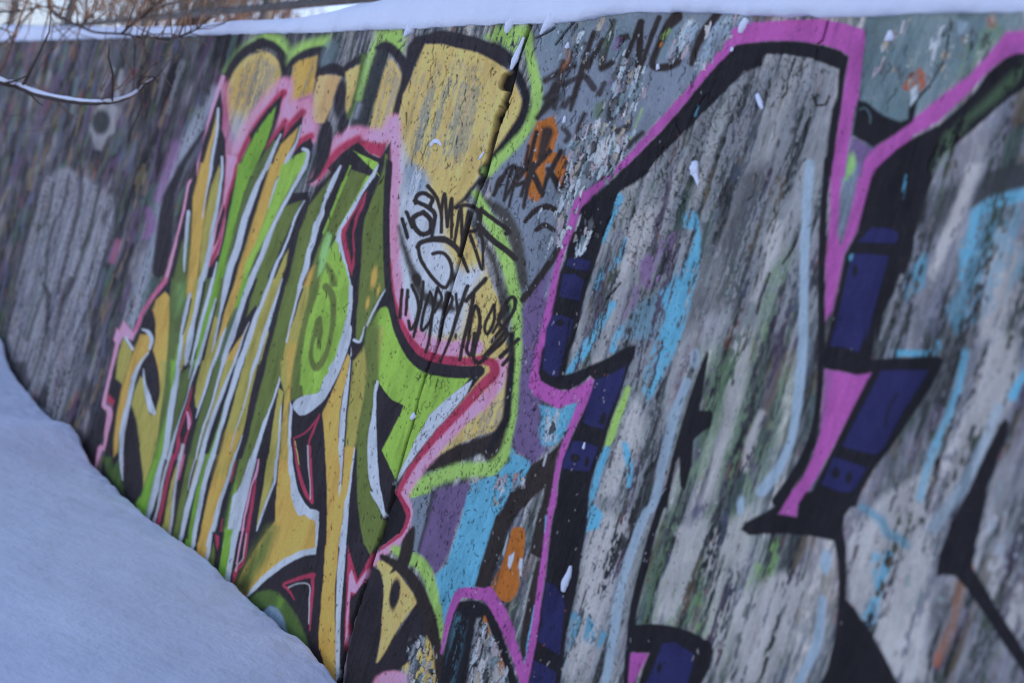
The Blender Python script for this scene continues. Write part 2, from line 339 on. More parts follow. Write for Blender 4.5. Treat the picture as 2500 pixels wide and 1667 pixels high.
P g wht 1.5 c ; 12: 870,-10 945,-10 930,120 880,280 830,400 760,540 690,650 600,730 520,775 460,770 420,700 450,640 530,600 600,590 660,560 700,440 780,350 820,250
L g wht 1.5 10,34,30,30,40,40,40 ; 11: 1180,10 1130,110 1060,210 1000,310 920,460 840,590 820,680
P g wht 1.5 ; 11: 812,660 840,610 850,700 890,850 920,980 945,1120 945,1300 930,1450 912,1568 850,1568 890,1420 920,1250 925,1080 890,920 830,780
P g crim 2 ; 11: 1080,240 1060,350 1000,480 960,620 970,760 965,900 945,1000 920,940 880,800 845,650 850,590 930,470 1010,340
P g K 3 ; 11: 1050,300 980,470 950,600 950,720 960,800 940,890 910,750 885,620 930,500
P g olive 3 ; 11: 1190,150 1240,0 1245,250 1230,500 1235,800 1250,1050 1240,1120 1150,1300 1060,1450 1030,1568 980,1568 990,1350 1010,1100 1030,850 1040,600 1060,480 1120,330
L g olive 3 20 ; 10: 1252,1380 1240,1568
E g yel 4 26,90,8 ; 11: 1140,1010
E g yel 3 11,45,8 ; 11: 1180,1130
E g yel 3 15,48,10 ; 11: 1085,1240
P g lime 3 ; 11: 1250,1270 1270,1290 1310,1430 1350,1568 1040,1568 1100,1400 1180,1290
P g lime 2 ; 12: 1150,0 1340,0 1370,100 1450,230 1560,350 1700,420 2000,440 1950,500 1640,770 1440,1150 1330,1350 1320,1320 1210,1090 1405,690 1300,640 1190,500 1130,450
P g oly 8 a=.8 ; 12: 1160,0 1230,0 1200,200 1170,380 1150,380
P g yelO 2 ; 12: 910,230 930,260 900,450 860,600 840,750 825,950 830,1150 850,1250 840,1500 830,1600 730,1600 720,1300 700,1000 690,850 680,770 720,680 800,500 860,350
P g oly 6 ; 12: 960,290 1010,230 1060,150 1090,400 1060,600 1010,850 985,1020 950,1100 940,1250 920,1450 890,1600 835,1600 860,1400 880,1100 900,850 930,550
P g olive 7 ; 12: 1070,60 1180,-20 1190,480 1160,520 1130,720 1095,950 1085,1150 1100,1380 1170,1600 1000,1600 990,1350 990,1060 1010,850 1060,600 1075,400
P g olive 3 ; 12: 985,-10 1070,-10 1045,90 1000,100
P g wht 1.5 ; 12: 940,170 945,300 925,500 900,750 885,950 870,1150 850,1400 835,1500 825,1480 840,1300 845,1200 825,1050 835,850 860,650 890,480 920,350
L g K 1 12 ; 12: 942,280 922,550 895,800 880,1050 860,1300
L g wht 1.5 12,18,18,22,26,26 ; 11: 1250,1110 1180,1230 1110,1370 1060,1480 | 12: 1060,0 1030,100 1000,125 965,110
L g K 2 16,22,22,26,30,40 ; 11: 1262,1150 1200,1258 1125,1400 1080,1500 | 12: 1075,0 1045,130 1000,200 950,270
P g K 2 ; 12: 975,1060 990,1100 995,1300 1000,1600 910,1600 930,1350 950,1150
L g wht 1.5 10,22,28,40 ; 12: 968,1065 945,1200 930,1350 895,1600
P g K 1.5 ; 12: 420,720 480,785 560,770 640,710 680,740 690,900 710,1150 725,1400 730,1600 530,1600 450,1400 415,1150 405,900
L g crim 1.5 8,14,14,8 ; 12: 660,770 600,860 520,940 430,980
L g crim 1.5 10,25,25,30 ; 12: 430,980 450,1200 500,1380 575,1545
L g crim 1.5 25,25,14,20,8 ; 12: 595,1560 580,1300 560,1050 600,920 655,790
L g lav 1.5 10 ; 12: 550,1050 555,1300 570,1480
L g kha 1.5 8 ; 12: 440,1010 470,1180
P g wht 1.5 ; 12: 398,655 420,700 405,900 400,1100 420,1300 460,1450 530,1580 440,1600 390,1350 370,1100 380,850
L g wht 1.5 10,25,35,35,50,60,70 ; 12: 300,470 240,620 170,780 130,900 90,1020 50,1180 0,1350
L g crim 2 8,26,26,22 ; 12: 120,1120 90,1300 50,1450 30,1600
P g oly 2.5 ; 12: 320,560 335,600 310,800 280,1000 260,1200 250,1380 190,1600 130,1600 170,1300 200,1080 240,880 280,680
L g wht 1.5 10,20,24,28,30,20,16 ; 12: 328,680 312,850 297,1050 280,1250 250,1390 205,1520 180,1600
P g K 1.5 ; 12: 1185,490 1250,590 1310,650 1405,690 1380,760 1280,960 1210,1090 1250,1170 1320,1330 1290,1500 1270,1600 1220,1600 1190,1400 1170,1000 1160,700
P g wht 1.5 c ; 12: 1172,468 1150,510 1130,750 1090,950 1085,1150 1100,1350 1150,1500 1180,1570 1225,1590 1190,1380 1170,1100 1160,800 1165,600 1182,490
P g wht 1.5 ; 12: 2020,465 1960,500 1800,620 1640,770 1530,960 1440,1150 1360,1300 1308,1395 1330,1392 1420,1270 1530,1110 1700,900 1850,730 1960,600
L g pink 8 90,110,120,120,100,90,70 ; 12: 2280,300 2240,500 2100,670 1950,790 1800,940 1650,1120 1500,1320 1420,1460 1400,1540
L g crim 4 60,90,90,90,80,70,50,50,50 ; 12: 2130,300 2200,320 2210,410 2110,510 1950,690 1800,850 1640,1030 1490,1230 1390,1400 1350,1510
L c pink 7 50,70,90,90,100,130,150,150,130 ; 10: 1325,1070 1325,1568 | 11: 1315,300 1310,600 1330,900 1360,1170 1420,1400 | 12: 1480,40 1600,140 1800,190 2050,170
L g crim 4 20,30,40,60,70,80,80,80,80 ; 11: 1285,850 1300,1050 1320,1200 1370,1380 | 12: 1400,0 1480,140 1570,220 1700,270 1850,295 2000,300 2130,280
L g K 2 60,60,60,60,60,70,90,110,110,100 ; 11: 1275,0 1258,250 1250,600 1262,1000 1285,1180 1325,1380 | 12: 1370,60 1470,240 1600,345 1750,380 1900,395 2060,390
E g K 2 55,55,0 ; 12: 2070,385
P g yel 3 ; 02: 1390,0 1500,0 1495,200 1480,400 1460,550 1430,700 1420,450 1400,300 1360,200 1385,100
P g yel 4 ; 01: 1480,1150 1510,1200 1505,1568 1400,1568 1390,1400 1360,1300 1400,1200
P g oly 4 ; 02: 1100,90 1180,200 1150,330 1090,500 1030,450 1050,250
P g yel 4 ; 02: 1250,60 1330,60 1350,130 1320,220 1250,330 1200,450 1150,600 1100,800 1060,950 1050,1100 1010,1150 1010,1000 1040,750 1080,550 1150,330 1210,150
P g oly 4 ; 02: 1250,430 1280,450 1300,650 1340,770 1390,760 1430,680 1400,950 1350,1150 1290,1400 1270,1300 1250,1050 1220,850 1170,680 1200,560
P g K 4 ; 02: 1290,300 1350,200 1400,320 1425,480 1420,650 1390,760 1340,560 1280,420
P g dgrn 6 ; 02: 920,1150 990,1150 1000,1250 1070,1150 1080,1350 1100,1500 950,1300
L g wht 2 18,34,34,18 ; 02: 1270,15 1320,40 1350,110 1330,190
L g wht 2 12,25,40,40,50,40,34,12 ; 02: 1320,220 1240,330 1190,450 1150,640 1100,850 1080,1000 1078,1200 1090,1350
L g wht 2 24 ; 02: 1120,90 1180,190
L g wht 2 8,25,50,60,30 ; 02: 1275,370 1290,500 1320,620 1350,720 1380,760
L g crim 3 10,24,10 ; 02: 1110,1150 1120,1280 1150,1450
P g crim 3 ; 02: 970,590 1020,650 1000,700 950,650
P g teal 5 ; 02: 1560,420 1650,350 1700,300 1720,400 1660,640 1600,850 1530,1060 1510,1000 1550,700
L g wht 2 14,25,30,30,15,8 ; 01: 1930,880 1870,1150 1800,1400 1760,1568 | 02: 1700,300 1680,450
P g limeL 4 ; 02: 1790,0 1860,0 1820,150 1760,350 1740,300 1770,150
P g oly 3 ; 02: 1900,0 2010,0 1950,200 1890,400 1830,600 1760,760 1740,600 1760,400 1840,200
P g oliveD 4 ; 02: 2010,50 2090,0 2000,230 1930,500 1870,700 1810,900 1750,1080 1690,1300 1640,1600 1590,1600 1650,1250 1720,1000 1820,700 1920,400
P g yel 3 ; 02: 2180,20 2130,150 2060,350 1980,550 1920,750 1850,950 1870,800 1950,550 2020,260 2080,180
P g limeL 3 ; 02: 2100,330 2040,550 1960,780 1890,1000 1820,1200 1750,1450 1720,1600 1790,1600 1860,1200 1950,850 2050,500
P g oly 4 ; 02: 2290,50 2334,100 2260,330 2220,480 2170,650 2100,850 2040,1050 1980,1300 1930,1450 1900,1600 1830,1600 1880,1350 1950,1100 2020,850 2080,650 2150,420 2220,200
P g yel 8 ; 02: 2040,950 2060,1000 1980,1300 1930,1450 1900,1600 1830,1600 1880,1350 1950,1130
P g olive 4 ; 02: 2334,500 2334,850 2280,1000 2220,1150 2170,1350 2130,1600 2060,1600 2100,1300 2150,1050 2200,850 2270,600
L g wht 2 24,24,24,20,14,20,25,30,35 ; 02: 1870,0 1810,180 1750,380 1690,550 1600,800 1530,1050 1470,1250 1420,1450 1385,1600
L g wht 2 20,25,30,25,25,10 ; 02: 2000,30 1935,230 1870,420 1810,600 1760,770 1740,800
L g wht 2 36,24,8 ; 02: 1950,0 1900,150 1885,220
L g wht 2 40,38,28,25,20,18,18,8 ; 02: 2100,0 2010,220 1960,420 1910,600 1850,800 1780,1000 1730,1200 1690,1400
L g wht 2 10,25,30,40,45,40,35,40,40 ; 02: 2210,0 2110,250 2035,450 1970,650 1900,850 1820,1080 1760,1280 1700,1470 1665,1600
L g wht 2 50,50,55,50,50,45,40,40,45,45 ; 02: 2260,0 2190,150 2130,300 2070,500 2020,650 1960,850 1900,1050 1850,1250 1800,1450 1770,1600
L g wht 2 40,30,15,12,10,6 ; 02: 2334,130 2270,330 2210,560 2150,780 2090,950 2050,1080
L g wht 2 10,20,25,30,35 ; 02: 2140,1020 2090,1200 2040,1330 2000,1450 1950,1600
P g wht 2 worn=.15 ; 02: 2334,880 2334,1080 2280,1250 2230,1400 2200,1600 2110,1600 2160,1350 2230,1150 2290,980
L g crim 2 10,28,20,20 ; 02: 2310,1130 2270,1350 2240,1500 2215,1600
L g crim 2 8,30,20,25,50,25,25,25 ; 02: 1700,550 1670,680 1620,800 1590,960 1600,1060 1560,1200 1500,1400 1435,1600
L g pink 3 12,38,25,30,20,14 ; 02: 1680,720 1700,800 1660,950 1640,1050 1610,1250 1570,1450
L g crim 2 10 ; 02: 2090,1200 2060,1350
P g oliveD 3 ; A: 250,0 215,600 180,1200 160,1568 310,1568 340,1300 390,1000 420,600 470,400 510,0
P g ltg 16 a=.45 ; A: 340,100 480,60 470,330 360,560 300,600
L g limeL 4 12,24 ; A: 360,1050 310,1400 295,1568
P g yel 3 ; A: 0,350 150,210 220,300 215,700 180,1300 160,1568 80,1568 0,1250
P g oly 3 ; A: 510,0 690,0 650,350 610,600 540,900 480,1200 460,1350 390,1490 410,1200 440,900 490,600 560,330 520,230
P g yel 8 ; A: 520,0 620,0 600,200 560,330 500,230
P g oliveD 3 ; A: 780,0 880,0 820,300 740,600 690,800 640,1000 560,1300 530,1568 380,1568 520,1350 590,1050 640,700 700,350
L g wht 2 22,26,22,34,32 ; A: 550,240 480,560 420,870 390,1150 340,1568
L g K 2 14,16,8 ; A: 565,330 505,640 435,890
L g wht 2 50,40,34,58,48,8 ; A: 740,0 690,250 640,560 560,900 500,1200 470,1370
L g K 2 20,16,20,14,12 ; A: 780,60 720,400 650,700 600,1000 540,1280
P g limeL 3 ; A: 950,0 1030,0 970,330 900,600 840,800 760,1000 680,1200 610,1500 590,1568 560,1568 640,1250 700,950 770,650 870,320
L g wht 2 22,22,25,27,20,14,14 ; A: 905,0 845,250 745,620 690,830 640,1020 575,1350 540,1568
P g olive 4 ; A: 1030,0 1090,0 1045,250 1030,500 1000,700 960,950 880,1000 820,1050 910,600 980,320
P g oly 6 ; A: 990,620 1040,850 1060,900 990,1100 900,1350 830,1568 700,1568 770,1200 850,850 930,600
L g K 2 12,24,36,38 ; A: 975,370 885,720 805,1020 740,1300 670,1568
L g wht 2 12,24,26,28,34,34 ; A: 960,320 880,600 800,900 730,1150 625,1500 595,1568
P g yel 3 ; A: 1270,0 1400,0 1300,350 1200,600 1130,780 1050,900 990,960 1040,760 1110,500 1190,250
L g wht 2 60,50,34,28,26,8 ; A: 1150,0 1100,250 1050,500 1000,750 950,950 900,1170
L g K 2 38,32,24,20,8 ; A: 1240,0 1180,200 1085,500 1025,760 970,990
P g limeL 3 ; A: 1390,0 1510,0 1400,300 1320,500 1240,540 1290,330
P g teal 5 ; A: 1250,500 1330,450 1260,700 1180,950 1090,1200 1000,1450 970,1568 890,1568 960,1350 1060,1050 1130,790
L g wht 2 8,22,25,27,30 ; A: 1130,780 1060,950 1000,1150 920,1350 850,1568
P g olive 3 ; A: 1620,0 1820,0 1740,250 1690,390 1600,420 1500,560 1420,640 1490,450 1520,330
P g K 2 ; A: 1570,0 1630,0 1510,330 1475,500 1435,620 1500,540 1600,420 1620,520 1560,650 1490,720 1400,880 1300,1000 1220,1130 1170,1210 1250,950 1350,600 1450,300
L g wht 2 50,44,42,44,38,38,34 ; A: 1530,0 1430,250 1320,600 1220,900 1130,1150 1060,1400 1020,1568
P g yel 3 ; A: 1470,740 1400,880 1290,1020 1170,1210 1110,1400 1070,1568 1140,1568 1220,1380 1300,1150 1380,950 1450,800
L g wht 2 6,8,12,20,28 ; A: 1490,700 1400,900 1300,1200 1220,1400 1160,1568
L g K 2 28,24,20,14,14 ; A: 1540,680 1440,900 1360,1150 1270,1400 1210,1568
P g oly 3 ; A: 1880,0 2000,0 1930,250 1800,620 1700,900 1600,1250 1540,1500 1520,1568 1370,1568 1450,1250 1550,900 1640,600 1760,300
L g wht 2 22,20,28,34,42,44,50,50 ; A: 1850,0 1740,250 1690,400 1600,600 1500,900 1420,1150 1330,1400 1280,1568
P g olive 4 ; A: 2091,60 2091,900 2050,1200 1990,1568 1740,1568 1860,1080 1940,700 2030,350
P g K 2 ; A: 2030,0 2100,0 2000,400 1920,750 1850,1050 1720,1568 1620,1568 1740,1150 1810,830 1950,300
L g oly 2 12 ; A: 1795,840 1700,1200 1600,1568
L g wht 2 8,16,28,34,30,24 ; A: 2020,0 1940,250 1830,600 1710,950 1620,1300 1540,1568
P g olive 4 ; B: 900,0 1090,0 1080,200 1020,380 980,560 930,750 890,920 850,1150 810,1350 740,1568 500,1568 640,1000 760,560 850,200
P g oly 4 ; B: 1180,0 1280,0 1280,200 1220,450 1160,600 1110,850 1050,1200 990,1568 820,1568 830,1400 870,1150 900,920 960,740 1040,480 1100,250
P g yel 12 a=.8 ; B: 960,900 1080,900 1040,1200 990,1568 840,1568 880,1200
P g lime 3 ; B: 1640,0 1900,0 1890,400 1820,700 1760,950 1690,1200 1560,1380 1460,1500 1430,1568 1120,1568 1160,1100 1250,550 1400,150 1500,80
L g olive 4 70,60,46,44,50,60,54 ; B: 1350,0 1300,250 1230,450 1180,700 1120,1000 1070,1300 1040,1568
L g olive 3 66,60,50,44,44,56,60,40,34,46,54 ; B: 1540,0 1640,150 1660,400 1630,700 1580,950 1480,1200 1380,1290 1310,1150 1315,950 1365,740 1420,540
L g olive 3 40,56,22 ; B: 1440,500 1440,720 1425,970
L g wht 1.5 34,34,34,48,60,66,80 ; B: 1935,0 1930,250 1890,500 1850,720 1790,950 1740,1150 1650,1320
L g wht 2 38,30,28,22,14,16 ; B: 1130,0 1090,180 1050,330 1000,500 960,650 910,880
L g K 2 18,18,8 ; B: 1170,40 1115,180 1015,540
P g olive 14 ; 11: 1110,1420 1170,1330 1190,1568 | 12: 1180,200 1070,200 1060,20
P g limeL 3 ; 03: 1190,0 1235,0 1205,120 1180,190 1090,90
P g wht 3 ; 03: 1240,0 1290,0 1260,120 1220,230 1195,200 1220,100
L g wht 2 25,25,20 ; 03: 1310,0 1280,130 1255,260
L g crim 2 20 ; 03: 1340,0 1310,150 1285,280
P g oly 3 ; 03: 1370,0 1410,0 1400,150 1380,340 1325,300 1350,150
L g wht 2 25 ; 03: 1430,0 1410,150 1388,350
P g olive 3 ; 03: 1480,0 1550,0 1530,150 1490,370 1470,410 1415,360 1450,150
L g wht 2 40,35,35,20 ; 03: 1570,0 1540,170 1500,300 1475,420
P g limeL 3 ; 03: 1600,0 1650,0 1620,200 1580,400 1560,480 1515,440 1550,250
L g wht 2 30,30,30,25 ; 03: 1670,0 1640,180 1600,370 1570,490
P g yel 3 ; 03: 1710,0 1810,0 1780,150 1720,400 1680,570 1610,520 1650,250
L g wht 2 40,45,40,30 ; 03: 1830,0 1780,200 1720,450 1685,590
P g olive 3 ; 03: 1752,420 1750,620 1695,590
P g limeL 3 ; 03: 1910,0 1980,0 1940,200 1900,450 1860,710 1785,660 1820,450 1860,200
P g wht 2 worn=.15 ; 03: 1970,0 2045,0 2000,150 1940,400 1910,600 1880,760 1845,720 1880,500 1920,250
L g pink 2 12,25,20,15,20,12 ; 03: 2060,0 2000,220 1960,450 1940,600 1970,590 2000,540
L g crim 2 20,25,25,30,40,20 ; 03: 2080,0 2040,250 2010,500 2000,580 1930,680 1905,760
P g olive 6 ; 03: 2149,400 2200,400 2149,700 2080,800 2000,900 1925,780 1990,650 2060,550
P g oly 3 ; 13: 150,0 200,0 130,200 80,330 110,120
L g wht 2 18,18,16,5 ; 13: 205,0 150,150 100,280 80,350
L g crim 2 24,24,22,16 ; 13: 60,0 40,150 10,350 0,480
L g pink 2 14 ; 13: 30,0 0,150
P g yelO 2 ; 13: 250,0 380,0 400,130 440,190 500,200 560,230 580,300 570,460 480,490 350,550 270,610 100,760 0,840 0,600 150,400 240,250
P g olive 26 a=.85 ; 13: -40,640 230,300 260,440 200,560 100,700 -20,840
P g wht 1.5 ; 13: 370,0 420,0 450,60 520,130 600,155 600,300 580,460 575,510 490,520 400,560 300,620 180,710 80,800 10,870 0,845 100,740 230,610 330,530 450,480 575,455 575,300 560,230 520,215 480,180 440,190 400,120
L g crim 2 40,35,25,20,25,10 ; 13: 555,680 470,700 380,730 310,760 350,800 400,880
L g crim 2 30,25,25,15 ; 13: 545,700 550,800 535,950 525,1130
L g lav 1.5 10 ; 13: 350,785 430,752 520,765 522,900 516,1080
P g dkg 4 ; 13: 0,840 60,830 90,880 40,900 -40,880
P g dgrn 5 ; 13: 20,880 100,820 200,800 270,830 340,900 400,980 450,1080 490,1180 530,1310 430,1230 340,1170 300,1020 230,940 130,960 100,960
P g limeL 8 a=.5 ; 13: 270,860 310,880 290,950 250,950
P g bb 4 ; 13: 130,990 200,930 260,950 310,1030 345,1160 250,1080
P g yelO 2 ; 13: 665,0 830,0 790,200 760,400 750,600 730,800 730,1000 740,1200 740,1350 735,1560 690,1500 650,1430 600,1280 600,1150 620,900 640,650 660,300
P g wht 1.5 ; 13: 835,0 850,60 840,250 820,500 800,750 780,1000 775,1250 765,1500 740,1560 735,1400 740,1150 740,900 750,650 770,450 800,250
P g crim 2 ; 13: 840,440 870,560 920,720 1000,560 1060,470 1060,510 1030,600 960,740 900,830 880,850 870,830 855,900 850,1100 830,1300 805,1330 820,1000 830,700
P g pink 2 ; 13: 850,680 870,640 910,760 950,700 1045,570 1000,680 900,830 860,820 845,1000 830,1250 815,1280 835,900
L g purpL 2 24 a=.7 ; 13: 830,1340 820,1640
P g olive 2 ; 13: 915,0 1020,0 1060,70 1100,150 1130,240 1090,380 1020,520 960,400 930,200
P g wht 1.5 ; 13: 1020,0 1110,0 1145,190 1130,210 1080,100 1050,60
P g K 3 ; C: 150,60 2091,60 2091,1530 1250,1530 300,950 150,700
P g oly 3 ; C: 410,0 640,0 600,250 520,480 460,660 450,400 420,200
P g limeL 4 ; C: 650,0 770,0 720,250 640,500 580,750 530,950 490,1130 380,1040 330,900 420,780 480,600 560,380 620,200
P g wht 3 ; C: 775,0 840,0 790,220 740,450 700,700 620,950 540,1170 485,1130 530,950 580,750 640,480 710,250
L g lav 2 24,22,22,26,22,18 ; C: 910,0 840,260 770,520 720,800 680,1000 615,1240
L g crim 2.5 30 ; C: 970,0 900,260 850,480 790,750 740,1000 685,1260
P g oly 3 ; C: 1000,260 970,480 930,700 900,950 880,1150 870,1360 765,1330 800,1100 850,800 900,550 960,350
L g lav 3 44,38,24,22,24,26,20 ; C: 1070,0 1040,250 1000,430 960,650 930,900 900,1200 868,1400
L g pinkD 4 26,22,14 ; C: 1115,20 1065,300 1015,520
P g olive 4 ; C: 1220,0 1350,0 1270,280 1200,480 1170,680 1140,900 1090,1150 1040,1300 1000,1500 925,1440 980,1150 1020,900 1080,650 1150,300
L g whtD 2 14,14,12,6 ; C: 1340,30 1260,280 1200,500 1170,680
L g oly 2 14 ; C: 1380,30 1300,320 1230,600 1180,800
L g wht 2 44,42,42,40,46,40,34,26 ; C: 1440,0 1360,280 1280,560 1220,760 1170,950 1110,1200 1070,1400 1035,1550
P g limeL 4 ; C: 1490,0 1570,0 1490,280 1420,480 1390,700 1350,950 1290,1200 1250,1568 1160,1568 1190,1300 1240,1000 1290,750 1350,480 1420,250
P g olive 10 a=.7 ; C: 1490,0 1570,0 1490,280 1420,480 1350,600 1350,480 1420,250
L g wht 2 48,46,40,40,40,36,34 ; C: 1610,0 1520,260 1440,540 1390,780 1350,1000 1290,1300 1250,1568
P g yel 3 ; C: 1710,0 1940,0 1880,250 1820,480 1720,720 1650,950 1590,1180 1520,1430 1480,1568 1330,1568 1390,1250 1450,950 1520,650 1600,380 1680,120
P g oly 20 a=.7 ; C: 1720,0 1930,0 1850,300 1780,500 1620,450 1690,120
L g wht 2 26,24,26,32,38,40,44,48 ; C: 1960,0 1880,250 1810,500 1720,750 1660,950 1600,1200 1540,1400 1500,1568
L g crim 2 6,14,6 ; C: 1930,250 1880,420 1850,550
L g crim 3 4,14,34 ; C: 1720,1150 1680,1400 1640,1568
P g olive 4 ; C: 2060,100 2110,20 2110,350 2040,550 2000,750 1960,950 1930,1100 1900,1300 1850,1568 1730,1568 1790,1200 1840,900 1900,600 1980,300
P g limeL 12 ; C: 1960,500 2010,650 1930,1100 1850,1600 1720,1600 1790,1150 1880,750
P g K 2 ; D: 250,60 690,60 640,600 605,1180 480,1350 340,1568 0,1568 0,1400 150,800
P g olive 4 ; D: 110,0 280,0 200,180 130,350 60,580 20,800 -20,900 -20,450 50,150
P g wht 2 worn=.12 ; D: 270,0 352,0 290,250 220,500 150,800 90,1050 50,1250 -10,1500 -110,1568 -200,1568 -130,1100 -80,800 60,600 130,380 200,180 | D: 60,590 130,380
P g wht 2 worn=.12 ; D: 270,0 352,0 290,250 220,500 150,800 90,1050 50,1250 0,1450 -60,1600 -240,1600 -150,1250 -60,950 60,600 130,380 200,180
L g pink 2 6,20,24,14,18,16,18,26 ; D: 350,120 320,320 280,480 220,620 160,900 110,1120 80,1300 40,1568
L g crim 2 14,26,28,30,34,36 ; D: 290,540 260,720 230,900 190,1150 150,1400 130,1568
P g oly 2 ; D: 500,0 640,0 600,200 580,420 545,600 480,850 400,1050 340,1220 300,1300 320,1150 360,900 410,620 450,350
L g wht 1.5 24,26,26,22,20,20,20,8 ; D: 655,0 620,200 600,400 585,560 510,750 430,970 350,1200 285,1400
P g yelO 2 ; D: 690,0 830,0 830,250 860,400 860,650 870,780 910,900 960,1040 1000,1110 1060,1080 1110,1120 1180,1165 1240,1190 1250,1300 1240,1568 360,1568 480,1350 600,1180 605,900 630,600 650,300
P g olive 18 a=.85 ; D: 330,1568 490,1340 600,1230 620,1400 560,1568
P g wht 1.5 c ; D: 812,0 865,0 880,250 920,480 960,680 1040,850 1120,970 1200,1010 1290,1015 1305,1060 1300,1250 1270,1568 1240,1568 1255,1250 1230,1175 1150,1150 1100,1110 1060,1080 1000,1105 950,1070 890,920 850,780 840,500 808,350
P g K 1.5 ; D: 868,0 1400,0 1410,300 1430,600 1430,1000 1425,1568 1278,1568 1305,1200 1305,1040 1250,1003 1150,990 1060,870 970,700 920,480
L g crim 1.5 20,22,30,32,34,20 ; D: 915,0 940,220 980,420 1040,620 1110,780 1190,890
L g crim 1.5 20,22,24,26 ; D: 1155,0 1165,300 1180,600 1190,880
L g lav 1.5 14,12,8,10,10 ; D: 1120,0 1130,300 1150,500 1160,700 1160,830
L g kha 1.5 8 ; D: 935,20 980,280
P g yelO 2 ; D: 1395,0 1870,0 1830,250 1790,500 1760,750 1710,870 1690,1000 1670,1250 1620,1450 1610,1568 1420,1568 1430,1000 1425,600 1410,300
P g wht 1.5 ; D: 1600,0 1690,0 1680,250 1660,500 1640,700 1610,800 1615,600 1640,380 1620,200
L g K 1.2 8 ; D: 1700,0 1680,320 1660,600
P g K 1.5 ; D: 1880,20 1912,60 1905,400 1905,700 1920,950 1970,1300 2020,1568 1730,1568 1760,1200 1780,850 1800,600 1840,300
P g olive 3 ; D: 1910,0 2070,0 2070,300 2091,500 2140,1568 2020,1568 1960,1250 1920,950 1905,600
L g wht 1.5 10,14,18,24,40,42,50,58 ; D: 1865,40 1830,300 1800,550 1770,760 1740,900 1720,1150 1690,1350 1665,1568
P g wht 1.5 c ; 12: 1172,468 1150,510 1130,750 1090,950 1085,1150 1100,1350 1150,1500 1180,1570 1225,1590 1190,1380 1170,1100 1160,800 1165,600 1182,490
P g wht 1.5 ; 13: 1020,0 1110,0 1145,190 1130,210 1080,100 1050,60
P g K 3 ; E: 200,40 1180,40 1180,850 300,850 150,850 130,700
P g oly 3 ; E: 40,0 110,0 95,200 60,400 20,700 0,860 0,470 45,300 45,100
P g oliveD 4 ; E: 105,0 175,0 150,200 120,400 90,560 60,740 20,896 -10,896 10,760 40,560 70,350
P g limeL 6 ; E: 140,0 190,0 180,180 150,260 110,420 90,600 75,800 55,896 5,896 40,700 100,480 140,250
P g wht 2.5 ; E: 190,0 222,0 217,200 192,300 167,450 147,620 122,780 95,896 45,896 80,750 100,600 115,420 150,260 175,170
P g oly 3 ; E: 225,0 260,0 235,90 218,110
L g wht 2.5 28,8 ; E: 285,0 265,42
P g oliveD 4 ; E: 300,60 330,90 320,170 290,280 250,400 215,540 180,640 150,760 125,870 100,870 140,700 160,560 180,420 200,300 210,200 222,120
L g whtD 2 18,14,6 ; E: 340,0 320,80 300,160
P g limeL 3 ; E: 350,0 375,0 345,60 330,80
L g crim 2 6,18,24,22,24,38,22 ; E: 335,230 310,340 280,440 250,540 210,660 200,760 172,896
L g crim 2 12,15,14,14,16,14 ; E: 300,420 320,500 320,570 290,660 262,750 245,896
L g pink 2 18,28,14 ; E: 287,470 305,560 300,620
L g lav 3 26,34,38 ; E: 245,770 232,850 222,896
L g wht 2 26,20,13,9,9,13,20,24,26 ; E: 385,0 350,110 320,200 290,320 250,440 210,560 180,660 140,800 112,896
P g oly 3 ; E: 425,0 515,0 485,120 435,280 382,440 365,420 355,330 375,200
L g wht 2 28,26,24,22,8 ; E: 530,0 490,130 450,270 400,420 370,522
P g oliveD 3 ; E: 545,0 605,0 580,110 550,220 530,330 490,450 450,580 400,760 375,896 300,896 330,760 380,560 430,400 490,220
P g oly 3 ; E: 645,0 720,0 675,110 630,220 585,330 535,430 485,540 445,660 405,800 388,850 440,640 490,490 530,380 570,250 600,130
L g wht 2 32,26,22,19,17,19,17,16 ; E: 620,0 585,130 550,260 520,370 480,490 440,600 400,740 368,896
L g wht 2 12,24,32,34,36,36,36,38 ; E: 730,0 670,130 620,260 570,390 520,520 480,640 440,780 412,896
P g oly 3 ; E: 815,0 935,0 905,150 865,320 835,480 805,640 745,770 705,896 570,896 610,760 650,600 700,420 740,260 780,110
P g yel 14 a=.8 ; E: 650,650 780,640 740,770 700,896 580,896 610,780
P g limeL 4 ; E: 640,360 615,540 590,610 560,700 505,896 465,896 515,760 570,600
L g wht 2 52,48,46,42,36,32,36,40 ; E: 775,0 720,180 690,280 650,400 620,520 590,620 550,760 508,896
L g wht 1.5 38,26,14,12,10,8,4 ; E: 915,0 880,100 850,240 810,390 770,510 720,660 680,820
P g K 2 ; E: 955,0 1018,0 988,130 953,250 922,380 882,520 852,660 805,840 790,896 730,896 780,720 820,560 850,400 888,240 928,110
L g wht 1.5 6,14,20 ; E: 790,680 760,770 712,896
P g olive 3 ; E: 1015,0 1150,0 1135,150 1095,250 1055,390 1005,510 965,620 925,740 875,896 788,896 830,760 868,600 908,430 948,270 985,130
P g oly 4 ; E: 1145,0 1200,0 1200,896 1140,896 1150,600 1165,400 1170,280 1140,170
P g yel 10 a=.7 ; E: 1165,350 1200,350 1200,896 1140,896 1150,600
P g K 2 ; E: 1120,250 1110,350 1090,450 1070,600 1050,750 1020,896 915,896 960,760 1010,600 1050,470
P g oly 2 ; E: 1172,290 1160,330 1150,430 1130,600 1120,750 1110,896 1028,896 1053,720 1073,560 1098,400 1123,250
P g wht 1.5 ; E: 1132,148 1140,170 1112,270 1072,390 1032,500 1002,600 972,700 942,800 915,896 862,896 900,790 940,680 975,560 1018,480 1060,370 1100,240
L g wht 1.5 8,16,20,22,22 ; E: 1150,400 1140,500 1130,650 1120,780 1108,896
